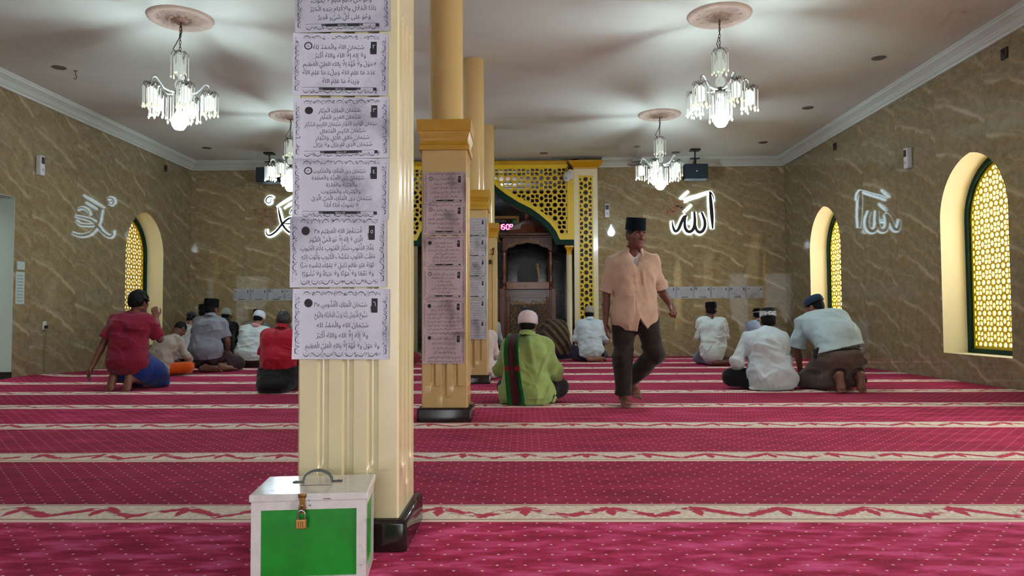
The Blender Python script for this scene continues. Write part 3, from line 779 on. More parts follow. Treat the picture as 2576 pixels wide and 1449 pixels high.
# ------------------------------------------------------------------ minbar (pulpit)
def scroll(mb, cx, cz, y, r, a0, turns, sg, wd=.014, mi=0):
    P = []
    for i in range(20):
        t = i/19; a = a0 + sg*turns*2*PI*t; q = r*(1-t*.85)
        P.append((cx+q*math.cos(a), y-.004*math.sin(t*PI), cz+q*math.sin(a)))
    mb.tube(P, [wd*(1-.5*i/19)/2 for i in range(20)], 5, mi)
def minbar():
    Y = 15.0; X = .08
    root = empty('minbar_pulpit', (X, Y, .09)); tag(root, 'carved dark teak pulpit with domed canopy standing in the prayer niche', 'pulpit')
    z = lambda v: v-.09
    mb = MB(); mb.box((-.50, .06, 0), (.50, .95, z(1.34))); mb.build('base', M_woodd, root)
    for s in (-1, 1):
        mb = MB(); mb.box((s*.53-.045, -.02, 0), (s*.53+.045, .07, z(1.36)), bev=.006); mb.build('corner_post', M_wood, root)
        mb = MB(); mb.box((s*.41-.035, .0, 0), (s*.41+.035, .07, z(1.33)), bev=.005); mb.lathe([(.03, .2), (.034, .25), (.022, .3), (.028, .6), (.022, 1.0), (.034, 1.05), (.03, 1.1)], (s*.41, .0, .0), 12); mb.build('panel_post', M_wood, root)
        for yy in (.02, .9):
            mb = MB(); prof = [(.05, z(1.35)), (.05, z(1.40)), (.03, z(1.42)), (.045, z(1.47)), (.05, z(1.53)), (.032, z(1.58)), (.028, z(1.66)), (.04, z(1.72)), (.046, z(1.85)), (.04, z(1.98)), (.028, z(2.03)), (.044, z(2.08)), (.03, z(2.12)), (.05, z(2.16)), (.05, z(2.38))]
            mb.lathe(prof, (s*.475, yy, 0), 16); mb.build('turned_post', M_wood, root, smooth=40)
    mb = MB(); mb.box((-.44, -.05, z(1.347)), (.44, .06, z(1.50)), bev=.008)
    V, F, w_ = text_mesh('لا إله إلا الله محمد رسول الله', .095); k = .74/w_
    rail = mb.build('rail', M_wood, root)
    g = MB(); g.add([(a*k, -.0525, b+z(1.395)) for a, b in V], F); g.build('rail_inscription', M_gold, rail)
    mb = MB(); mb.box((-.375, .0, z(1.18)), (.375, .062, z(1.30))); b2 = mb.build('inscription_board', M_woodd, root)
    V, F, w_ = text_mesh('الله محمد أبو بكر عمر عثمان علي', .08); k = .68/w_
    g = MB(); g.add([(a*k, -.003, b+z(1.215)) for a, b in V], F); g.build('board_inscription', mat('dull_gilding', (104, 70, 36), .45, .3), b2)
    mb = MB(); mb.box((-.37, .03, z(.12)), (.37, .062, z(1.05))); pn = mb.build('front_panel', mat('panel_black', (26, 15, 9), .4), root)
    g = MB(); rd = random.Random(5)
    for s in (-1, 1):
        for j, (cx, cz, r) in enumerate([(.30, .98, .055), (.22, .97, .05), (.31, .86, .06), (.28, .73, .07), (.31, .60, .055), (.27, .47, .07), (.31, .33, .06), (.24, .25, .06), (.12, .98, .05), (.20, .84, .05), (.13, .22, .06), (.18, .36, .05), (.05, .93, .04), (.17, .70, .05), (.16, .56, .045), (.06, .78, .05), (.05, .62, .05), (.06, .46, .05), (.05, .3, .05)]):
            scroll(g, s*cx, cz, .022, r, PI/2+j, 1.3, s if j % 2 else -s, .02)
            for q in range(4):
                a = q*PI/2 + j; g.lathe([(.0, -.02), (.009, 0), (.0, .022)], (s*cx+r*1.05*math.cos(a), .024, cz+r*1.05*math.sin(a)), 5, sy=.5)
    g.build('arabesque_carving', M_gold, pn, smooth=40)
    # canopy with ogee valance
    val = [(-.50, z(2.40)), (-.50, z(2.14)), (-.44, z(2.14)), (-.40, z(2.20)), (-.30, z(2.215)), (-.22, z(2.27)), (-.10, z(2.285)), (0, z(2.31)), (.10, z(2.285)), (.22, z(2.27)), (.30, z(2.215)), (.40, z(2.20)), (.44, z(2.14)), (.50, z(2.14)), (.50, z(2.40))]
    mb = MB(); mb.plate([val], lambda u, v, t: (u, t, v), -.03, .03); va = mb.build('valance', M_woodd, root)
    V, F, w_ = text_mesh('بسم الله الرحمن الرحيم', .15); k = .82/w_
    g = MB(); g.add([(a*k, -.034, b*.75+z(2.30)+.012-.10*(a*k/.41)**2) for a, b in V], F); g.build('valance_inscription', M_gold, va)
    mb = MB(); mb.box((-.56, -.07, z(2.40)), (.56, 1.0, z(2.44)), bev=.008); mb.box((-.60, -.10, z(2.44)), (.60, 1.03, z(2.50)), bev=.012); mb.build('cornice', M_woodd, root)
    mb = MB(); prof = [(.39, z(2.49)), (.415, z(2.53)), (.40, z(2.60)), (.34, z(2.68)), (.23, z(2.755)), (.11, z(2.81)), (.04, z(2.83)), (.0, z(2.83))]
    mb.lathe(prof, (0, .46, 0), 8, rot=Matrix.Rotation(PI/8, 3, 'Z')); mb.build('dome', M_wood, root, smooth=20)
    mb = MB(); mb.lathe([(.03, z(2.82)), (.045, z(2.84)), (.02, z(2.86)), (.045, z(2.90)), (.05, z(2.93)), (.03, z(2.97)), (.008, z(3.01)), (0, z(3.02))], (0, .46, 0), 14); mb.build('finial', M_wood, root, smooth=60)
    mb = MB(); mb.plate([[(-.22, z(1.34)), (.22, z(1.34)), (.22, z(1.75)), (.15, z(1.92)), (.0, z(2.02)), (-.15, z(1.92)), (-.22, z(1.75))]], lambda u, v, t: (u, t, v), .82, .86); mb.build('seat_back', mat('panel_black', (26, 15, 9), .4), root)
minbar()
mb = MB(); mb.tube([(.325, 14.90, 1.49), (.30, 14.93, 1.70), (.285, 14.95, 1.83)], [.014, .017, .02], 10); mb.sphere((.283, 14.952, 1.85), .026)
tag(mb.build('walking_stick', mat('pale_cane', (170, 120, 55), .35, .2), smooth=50), 'pale cane leaning on the rail of the teak pulpit', 'walking stick')
# prayer-time clock on the niche back wall
def clock():
    root = empty('prayer_clock', (-.62, 16.68, 2.78)); tag(root, 'gold framed digital prayer clock with red digits behind the pulpit', 'clock')
    W, H = .52, .30
    mb = MB(); mb.plate([[(-W, -H), (W, -H), (W, H), (-W, H)], [(-W+.06, -H+.06), (W-.06, -H+.06), (W-.06, H-.06), (-W+.06, H-.06)]], lambda u, v, t: (u, t, v), -.04, .02); mb.build('frame', M_gold, root)
    mb = MB(); mb.box((-W+.05, -.012, -H+.05), (W-.05, 0, H-.05)); fa = mb.build('face', mat('clock_face', (24, 34, 32), .2), root)
    red = mat('led_red', (255, 30, 70), .4, emit=(255, 60, 110), es=14.)
    seg = {'0': 'abcdef', '1': 'bc', '5': 'afgcd', '9': 'abcdfg', '4': 'fgbc'}
    def digit(m_, ch, x, z, h, t):
        w = h*.5; S = {'a': (0, h, w, h), 'd': (0, 0, w, 0), 'g': (0, h/2, w, h/2), 'f': (0, h/2, 0, h), 'b': (w, h/2, w, h), 'e': (0, 0, 0, h/2), 'c': (w, 0, w, h/2)}
        for k in seg.get(ch, ''):
            x0, z0, x1, z1 = S[k]; m_.box((x+x0-t+ (t*1.2 if x0 != x1 else 0), -.02, z+z0-t + (t*1.2 if z0 != z1 else 0)), (x+x1+t-(t*1.2 if x0 != x1 else 0), -.012, z+z1+t-(t*1.2 if z0 != z1 else 0)))
    for t, x0, dx, z0, h, w in (('15', .06, .075, .0, .11, .0095), ('09', .235, .08, .0, .11, .0095), ('1', .0, 0, -.15, .06, .006), ('40', .11, .04, -.15, .06, .006), ('40', .22, .04, -.15, .06, .006), ('1', .34, 0, -.15, .06, .006)):
        for i, ch in enumerate(t): g = MB(); digit(g, ch, x0+i*dx, z0, h, w); g.build('digit', red, root)
    for zz in (.03, .08): g = MB(); g.box((.202, -.02, zz-.01), (.216, -.012, zz+.01)); g.build('colon_dot', red, root)
    V, F, w_ = text_mesh('AL MUSTOFA', .07, False); g = MB(); g.add([(a+.02, -.0135, b+.165) for a, b in V], F); g.build('face_lettering', mat('clock_letters', (150, 160, 170), .5), fa)
    g = MB(); g.lathe([(0, 0), (.05, .03), (.06, .07), (.03, .11), (0, .13)], (.42, -.014, .1), 10, sy=.06); g.build('green_emblem', mat('emblem_green', (40, 130, 70), .5), fa)
clock()
mb = MB(); mb.box((-.055, -.06, -.055), (.055, 0, .055), bev=.008); ws = mb.build('wall_socket', mat('socket_grey', (120, 126, 122), .5), loc=(.10, 16.69, 2.90))
mb = MB(); mb.lathe([(.0, -.004), (.024, -.004), (.024, .004), (0, .004)], (0, -.062, 0), 14, rot=Matrix.Rotation(PI/2, 3, 'X')); mb.build('hole', M_black, ws)
tag(ws, 'small grey square socket just left of the pulpit finial', 'socket')

# ------------------------------------------------------------------ backlit calligraphy
def calli(name, strokes, zo, sc, label, small, pale=()):
    wx = lambda x: 2.883 + ((zo[0] + x/sc) - 1680)*.00797
    wz = lambda y: 2.35 + (598 - (zo[1] + y/sc))*.00797
    k = .00797/sc
    root = empty(name, (wx(950) if sc < 4 else wx(1100), YB, wz(1050) if sc < 4 else wz(740))); tag(root, label, 'wall sign', 'backlit calligraphy on the back wall')
    ox, oz = root.location.x, root.location.z
    def ribbon(mb, st, grow, y0, y1):
        P = [(wx(a)-ox, wz(b)-oz, w*k + grow) for a, b, w in st]
        # densify
        Q = []
        for i in range(len(P)-1):
            p0 = P[max(0, i-1)]; p1 = P[i]; p2 = P[i+1]; p3 = P[min(len(P)-1, i+2)]
            for j in range(6):
                t = j/6
                Q.append(tuple(.5*((2*b) + (c-a)*t + (2*a-5*b+4*c-d)*t*t + (-a+3*b-3*c+d)*t*t*t) for a, b, c, d in zip(p0, p1, p2, p3)))
        Q.append(P[-1])
        vs = []
        for i, (x, z, w) in enumerate(Q):
            a = Q[max(0, i-1)]; b = Q[min(len(Q)-1, i+1)]; dx, dz = b[0]-a[0], b[1]-a[1]; l = math.hypot(dx, dz) or 1
            nx_, nz_ = -dz/l*w/2, dx/l*w/2
            vs += [(x+nx_, y0, z+nz_), (x-nx_, y0, z-nz_), (x-nx_, y1, z-nz_), (x+nx_, y1, z+nz_)]
        n = len(Q)
        fs = [(4*i+q, 4*i+(q+1) % 4, 4*(i+1)+(q+1) % 4, 4*(i+1)+q) for i in range(n-1) for q in range(4)] + [(0, 1, 2, 3), (4*n-1, 4*n-2, 4*n-3, 4*n-4)]
        mb.add(vs, fs)
    mb = MB()
    for i, st in enumerate(strokes): ribbon(mb, [(a, b, w*(.25 if i in pale else 1.)) for a, b, w in st], -.010, -.062-.0005*i, -.045-.0005*i)
    mb.build('letter', mat('letter_bronze', (58, 46, 38), .4, .5), root, smooth=30)
    mb = MB()
    for i, st in enumerate(strokes): ribbon(mb, st, .022 if i in pale else .05, -.018-.0004*i, -.004)
    mb.build('backlight', mat('cold_backlight', (210, 240, 250), .5, emit=(205, 240, 255), es=3.4), root)
    for t, x, y, s, r in small:
        V, F, w_ = text_mesh(t, s); c_, s_ = math.cos(r), math.sin(r)
        g = MB(); g.add([(wx(x)-ox + a*c_ - b*s_, -.03, wz(y)-oz + a*s_ + b*c_) for a, b in V], F); g.build('small_inscription', mat('copper', (196, 140, 112), .3, .7), root)
calli('calligraphy_sign', [
 [(722,1125,10),(730,1185,24),(750,1228,30),(780,1212,32),(808,1150,34),(835,1098,34),(862,1082,26)],
 [(852,1080,22),(842,1140,28),(845,1195,32),(870,1232,34),(905,1228,34),(930,1190,34),(938,1130,32),(934,1042,24)],
 [(938,1170,28),(955,1222,30),(985,1240,34),(1015,1222,34),(1032,1180,32),(1030,1125,30),(1003,1048,22)],
 [(1085,850,20),(1092,950,36),(1100,1080,38),(1106,1208,18)], [(1085,852,16),(1112,890,14),(1122,945,8)],
 [(838,938,30),(900,912,34),(960,895,30),(1040,868,26),(1092,850,16)], [(803,917,14),(845,880,22),(887,842,14)], [(833,1047,14),(875,1010,24),(914,973,12)],
 [(878,1138,8),(890,1150,10),(905,1135,10),(918,1118,6)]],
 (1500, 260), 3.813, "backlit Arabic 'Allah' calligraphy in bronze on the marble wall right of the niche", [('جل', 755, 1000, .34, .35), ('جلاله', 775, 1050, .22, .35), ('\u0648', 1160, 1020, .16, .2)], (5, 6, 7))
calli('calligraphy_sign', [
 [(985,505,12),(955,488,18),(918,500,18),(900,535,18),(922,562,16),(952,555,14),(958,528,8)],
 [(1015,605,10),(1100,550,22),(1200,490,22),(1270,450,14)], [(1100,622,10),(1160,582,20),(1240,535,18)],
 [(1043,618,14),(1060,700,26),(1085,790,28),(1130,860,28),(1190,905,28),(1290,918,26),(1390,885,14)],
 [(1360,690,10),(1250,718,22),(1160,745,26),(1095,800,28),(1020,888,26),(950,932,24),(912,915,18),(905,858,10)],
 [(1095,800,14),(1190,800,20),(1290,790,20),(1350,740,10)], [(1180,690,10),(1200,640,18),(1260,600,18),(1330,620,10)]],
 (470, 380), 4.53, "backlit Arabic 'Muhammad' calligraphy in bronze, partly behind the near pillar", [('صلى', 905, 650, .22, 0.), ('الله عليه', 905, 730, .14, 0.), ('وسلم', 900, 800, .18, 0.)], (1, 2))

# ------------------------------------------------------------------ chandeliers
M_crys = NT('cut_crystal'); 
M_crys.P(Base_Color=lin(236, 236, 214), Roughness=.12, Specular_IOR_Level=.8, Transmission_Weight=.35, Emission_Color=lin(236, 240, 214), Emission_Strength=.35)  # faint emission stands in for bulb light refracted by the drops
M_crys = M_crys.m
M_rod = mat('glass_rod', (206, 212, 206), .1, trans=.5, emit=(214, 224, 214), es=.25)  # rods emit no light of their own; this glow paints in the bulb's
M_bulb = mat('cool_bulb', (255, 255, 255), .3, emit=(220, 242, 255), es=300.)
M_arm = mat('clear_acrylic_arm', (200, 208, 208), .12, trans=.4)
def fringe(mb, c, r, L, n, drop, seed, wire=.0022):
    rd = random.Random(seed); cx, cy_, cz = c
    for k in range(n):
        a = 2*PI*k/n + .1; q = r*(1 if k % 2 else .72); l = L*(1 + .10*rd.uniform(-1, 1) + (.06 if k % 2 else 0))
        d = (math.cos(a), math.sin(a)); P = lambda t, z: (cx+d[0]*t, cy_+d[1]*t, cz+z)
        mb.tube([P(.012, 0), P(q*.55, .030), P(q*.85, .026), P(q, .004), P(q*1.01, -.02)], wire, 4, 0, cap=False)
        mb.tube([P(q*1.01, -.02), P(q*1.01, -l)], .0052, 5, 1)
        mb.lathe([(0, -drop*1.9), (drop*.5, -drop*1.25), (drop*.58, -drop*.7), (drop*.25, -drop*.15), (0, 0)], P(q*1.01, -l), 6, mi=2)
def chandelier():
    root = empty('chandelier', (0, 0, ZC))
    mb = MB()
    for i in range(9):
        z0 = -.03 - i*.036
        pts = [(.010*math.cos(t*PI/5)*(1 if i % 2 else 0), .010*math.cos(t*PI/5)*(0 if i % 2 else 1), z0 - .02 + .024*math.sin(t*PI/5)) for t in range(10)]
        mb.tube(pts, .0028, 5, closed=True)
    mb.build('chain', M_metal, root, smooth=60)
    mb = MB(); mb.tube([(0, 0, -.0), (.012, 0, -.06), (.016, .004, -.12), (-.004, 0, -.17), (-.05, 0, -.26), (-.075, 0, -.30), (-.04, 0, -.33), (0, 0, -.345)], .0045, 6); mb.build('cord', M_black, root, smooth=60)
    mb = MB(); mb.lathe([(.0, -.36), (.03, -.37), (.034, -.345), (.02, -.335), (0, -.33)][::-1], n=14); mb.lathe([(0, -.86), (.03, -.84), (.038, -.80), (.02, -.77), (.016, -.74), (.045, -.715), (.052, -.68), (.04, -.645), (.015, -.625), (.02, -.60), (.05, -.57), (.055, -.50), (.03, -.44), (.018, -.37)], n=16); mb.build('stem', M_rod, root, smooth=60)
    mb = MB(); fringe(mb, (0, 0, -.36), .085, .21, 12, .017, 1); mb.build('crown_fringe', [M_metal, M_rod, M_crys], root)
    mb = MB(); mb.lathe([(0, -.80), (.05, -.79), (.055, -.76), (.03, -.74)], n=16); mb.build('hub', M_metal, root, smooth=50)
    for k in range(5):
        a = 2*PI*k/5 + .31; d = (math.cos(a), math.sin(a)); P = lambda t, z: (d[0]*t, d[1]*t, z)
        mb = MB(); mb.tube([P(.04, -.765), P(.10, -.768), P(.16, -.755), P(.20, -.71), P(.235, -.665), P(.265, -.655), P(.29, -.675), P(.295, -.72)], [.012, .012, .012, .011, .011, .011, .009, .006], 8)
        mb.lathe([(0, -.012), (.012, 0), (0, .014)], P(.295, -.735), 8)
        arm = mb.build('arm', M_arm, root, smooth=60)
        mb = MB(); cx_, cy_ = d[0]*.295, d[1]*.295; mb.lathe([(0, -.93), (.040, -.925), (.046, -.90), (.044, -.80), (.02, -.775), (0, -.77)], (cx_, cy_, 0), 14); mb.build('lamp_cup', mat('frosted_cup', (236, 240, 226), .4, emit=(240, 248, 236), es=.75), arm, smooth=60)
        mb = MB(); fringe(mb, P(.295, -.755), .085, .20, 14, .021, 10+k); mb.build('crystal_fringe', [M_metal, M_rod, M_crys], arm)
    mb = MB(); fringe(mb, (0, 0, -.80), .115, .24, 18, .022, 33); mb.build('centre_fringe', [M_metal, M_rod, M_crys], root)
    mb = MB(); mb.lathe([(0, -1.165), (.045, -1.152), (.070, -1.115), (.075, -1.08), (.062, -1.03), (.036, -.985), (.024, -.95), (.022, -.90), (0, -.90)], n=20); mb.build('bulb', M_bulb, root, smooth=60)
    return root
def rose():
    mb = MB(); prof = [(.0, -.045), (.05, -.05), (.07, -.03), (.12, -.022), (.17, -.028), (.20, -.02), (.24, -.016), (.27, -.03), (.30, -.034), (.325, -.02), (.335, .001)]
    mb.lathe(prof, n=48)
    for k in range(12):
        a = 2*PI*k/12
        mb.lathe([(0, -.012), (.022, -.008), (.028, 0)], (.12*math.cos(a), .12*math.sin(a), -.024), 8); mb.lathe([(0, -.010), (.02, -.006), (.026, 0)], (.21*math.cos(a+.2), .21*math.sin(a+.2), -.016), 8)
    return mb.build('ceiling_rose', mat('rose_plaster', (190, 168, 150), .7, noise=.14, nscale=9.), smooth=50)
SPOT = [(-3.60, 7.57, .0, 'left front'), (2.07, 7.65, .9, 'right front'), (-3.64, 11.35, .5, 'left rear beside the near pillar'), (2.14, 11.45, .2, 'right rear over the walking man')]
ch0 = chandelier(); ro0 = rose()
for i, (x, y, rz, w) in enumerate(SPOT):
    c = ch0 if i == 0 else dup(ch0); c.location = (x, y, ZC-.03); c.rotation_euler = (0, 0, rz)
    tag(c, 'lit crystal chandelier with hanging glass rods, %s' % w, 'chandelier', 'crystal chandeliers')
    r = ro0 if i == 0 else dup(ro0); r.location = (x, y, ZC)
    tag(r, 'round plaster ceiling rose above the %s chandelier' % w.split(' beside')[0].split(' over')[0], 'ceiling rose', 'ceiling roses')
# small bell-glass pendant further back
mb = MB(); mb.lathe([(.06, -.0), (.06, -.015), (.012, -.03)][::-1], n=16); mb.tube([(0, 0, -.02), (0, 0, -.20)], .006, 6); mb.lathe([(.10, -.30), (.105, -.28), (.075, -.23), (.03, -.19), (.012, -.18)], n=18); mb.lathe([(.18, -.345), (.19, -.335), (.1, -.31)], n=20)
tag(mb.build('pendant_lamp', mat('smoky_glass', (190, 192, 188), .2, trans=.4), loc=(2.12, 13.6, ZC), smooth=50), 'small unlit glass pendant hanging behind the right rear chandelier', 'pendant lamp')
# recessed downlights
def downlight():
    root = empty('downlight', (0, 0, ZC))
    mb = MB(); mb.lathe([(.052, -.004), (.075, -.008), (.085, -.004), (.085, .001)], n=24); mb.build('ring', mat('chrome_ring', (120, 116, 108), .35, .6), root, smooth=50)
    mb = MB(); mb.lathe([(0, -.002), (.03, -.003), (.054, -.0015)], n=20); mb.build('lens', mat('dark_lens', (60, 52, 44), .2), root)
    return root
d0 = downlight()
for i, (x, y, w) in enumerate([(-5.83, 9.04, 'in the left front ceiling corner'), (4.38, 9.0, 'right front, nearest the marble wall'), (4.34, 11.16, 'right side, second from the front'), (4.38, 13.38, 'right side, third from the front'), (2.95, 14.14, 'near the back wall above the black loudspeaker'), (.40, 14.11, 'above the yellow arch screen'), (-5.87, 13.45, 'in the left rear ceiling corner')]):
    o = d0 if i == 0 else dup(d0); o.location = (x, y, ZC)
    tag(o, 'unlit recessed ceiling downlight %s' % w, 'downlight', 'recessed downlights')
mb = MB(); mb.tube([(0, 0, 0), (0, 0, -.05), (.02, 0, -.08), (.0, 0, -.11), (-.022, 0, -.09)], .006, 6); mb.lathe([(0, -.004), (.025, -.004), (.025, 0)], n=12)
tag(mb.build('ceiling_hook', mat('rusty_hook', (120, 84, 56), .6), loc=(-5.70, 9.17, ZC), smooth=60), 'rusty bare ceiling hook beside the left front downlight', 'hook')

# ------------------------------------------------------------------ loudspeakers, dispensers, sockets, camera
def speaker(x, y, label, rz):
    root = empty('loudspeaker', (x, y, 3.51), rz); tag(root, label, 'loudspeaker', 'loudspeakers under the ceiling')
    mb = MB(); mb.box((-.215, -.13, -.14), (.215, .13, .14), bev=.012); b = mb.build('cabinet', M_navyb, root)
    mb = MB(); mb.box((-.20, -.137, -.125), (.20, -.13, .125)); mb.build('grille', mat('grille_blue_black', (18, 38, 50), .7), b)
    mb = MB(); mb.box((-.012, -.1385, -.012), (.012, -.137, .012)); mb.build('badge', M_white, b)
    mb = MB(); mb.box((-.02, -.02, .14), (.02, .02, .27)); mb.box((-.09, -.02, .26), (.09, .06, .275)); mb.box((-.01, .0, .20), (.01, .14, .22)); mb.build('bracket', M_black, root)
    mb = MB(); mb.box((-.09, -.08, .41), (.09, .08, .4385)); mb.tube([(0, 0, .27), (0, 0, .42)], .014, 8); mb.build('ceiling_mount', M_black, root)
speaker(3.26, 13.9, 'black loudspeaker hung under the ceiling above the bronze Allah sign', 0)
speaker(-4.86, 13.9, 'black loudspeaker behind the left rear chandelier', 0)
def dispenser():
    root = empty('air_freshener', (0, 0, 0))
    mb = MB(); mb.box((-.048, -.075, -.14), (.048, 0, .14), bev=.014); mb.build('case', mat('dispenser_white', (204, 202, 204), .35), root)
    mb = MB(); mb.box((-.034, -.078, .02), (.034, -.070, .115), bev=.003); mb.build('window', mat('smoked_window', (58, 58, 60), .15), root)
    mb = MB(); mb.lathe([(.0, -.003), (.016, -.003), (.02, .0)], (0, -.0755, -.06), 18, rot=Matrix.Rotation(PI/2, 3, 'X')); mb.build('emblem', mat('emblem_grey', (150, 150, 156), .4), root)
    return root
p0 = dispenser()
for i, (loc, rz, w) in enumerate([((1.668, YB, 2.895), 0, 'on the back wall above the walking man'), ((XL, 10.0, 2.915), PI/2, 'high on the left marble wall'), ((XR, 9.90, 2.893), -PI/2, 'high on the right marble wall')]):
    o = p0 if i == 0 else dup(p0); o.location = loc; o.rotation_euler = (0, 0, rz)
    tag(o, 'white wall air freshener dispenser %s' % w, 'air freshener', 'air freshener dispensers')
for x, y, rz, w in [(XR, 7.92, -PI/2, 'dark cable box high on the right wall at the picture edge'), (XR, 12.26, -PI/2, 'small dark cable box high on the right wall above the far window'), (XL, 13.6, PI/2, 'small dark cable box high on the left wall')]:
    mb = MB(); mb.box((-.05, -.02, -.06), (.05, .003, .06), bev=.004); mb.tube([(0, -.022, -.03), (.012, -.03, 0), (-.01, -.03, .02), (.02, -.024, .04)], .006, 5)
    o = tag(mb.build('cable_box', mat('cable_box_dark', (46, 36, 32), .5), loc=(x, y, 3.604)), w, 'cable box', 'dark cable boxes'); o.rotation_euler = (0, 0, rz)
def cctv():
    root = empty('security_camera', (.86, YM-.09, 3.58)); tag(root, 'white dome security camera at the corner of the arch screen', 'security camera')
    mb = MB(); mb.box((.05, .03, -.08), (.13, .06, .10), bev=.01); mb.tube([(.09, .04, .06), (.06, .0, .10), (.02, -.04, .04)], .02, 8); mb.build('bracket', M_white, root, smooth=50)
    mb = MB(); mb.lathe([(0, -.15), (.05, -.14), (.075, -.09), (.078, -.02), (.065, .03), (.03, .05), (0, .052)], (0, -.05, 0), 18); mb.build('housing', mat('cam_white', (200, 198, 194), .35), root, smooth=60)
    mb = MB(); mb.lathe([(0, -.008), (.02, -.006), (.024, .0)], (-.01, -.122, -.08), 12, rot=Matrix.Rotation(PI/2, 3, 'X')); mb.build('lens', M_black, root)
    mb = MB(); mb.tube([(.0, -.02, .05), (-.01, .0, .12), (.03, .02, .20), (.0, .03, .26)], .007, 6); mb.build('cable', M_black, root, smooth=60)
cctv()
# outlet with plugged cord, notice, hook on the fourth pillar
mb = MB(); mb.box((-.04, -.02, -.06), (.04, 0, .06), bev=.006); oo = mb.build('wall_outlet', mat('outlet_white', (205, 200, 185), .4), loc=(XL, 10.19, .70)); oo.rotation_euler = (0, 0, PI/2); tag(oo, 'white wall outlet with a plugged cord low on the left wall', 'outlet')
mb = MB(); mb.box((-.014, -.06, -.045), (.014, -.02, .0), bev=.004); mb.build('plug', M_black, oo)
mb = MB(); mb.tube([(0, -.045, -.04), (.004, -.04, -.15), (.012, -.02, -.35), (.016, -.015, -.52), (.0, -.03, -.62), (-.03, -.05, -.66)], .006, 6); mb.build('cord', mat('cord_beige', (120, 112, 84), .5), oo, smooth=60)
mb = MB(); mb.box((-.085, -.005, -.26), (.085, 0, .17), 0); mb.box((-.065, -.006, .20), (.085, 0, .31), 0)
for j in range(9): mb.box((-.065, -.0062, -.22+j*.042), (.05, -.005, -.214+j*.042), 1)
no = mb.build('wall_notice', [mat('notice_paper', (176, 190, 182), .6), M_ink], loc=(XL, 9.69, 1.25)); no.rotation_euler = (0, 0, PI/2); tag(no, 'pale paper notice on the left wall beside the doorway', 'notice')
mb = MB(); mb.tube([(0, 0, -.06), (0, -.02, -.06), (0, -.03, .0), (-.014, -.03, .05)], .008, 6); mb.tube([(0, -.03, .0), (.016, -.03, .05)], .008, 6); mb.tube([(-.16, -.004, -.05), (.0, -.012, -.055)], .004, 5)
tag(mb.build('wire_hook', M_black, loc=(-.49, 11.896, 1.86)), 'black forked wire hook on the fourth pillar', 'hook')
mb = MB(); mb.box((-.03, -.04, -.035), (.03, 0, .035), bev=.005); mb.box((-.012, -.046, -.015), (.012, -.04, .015))
tag(mb.build('switch_box', M_black, loc=(-.555, 11.897, 1.68)), 'small black box below the wire hook on the fourth pillar', 'switch box')
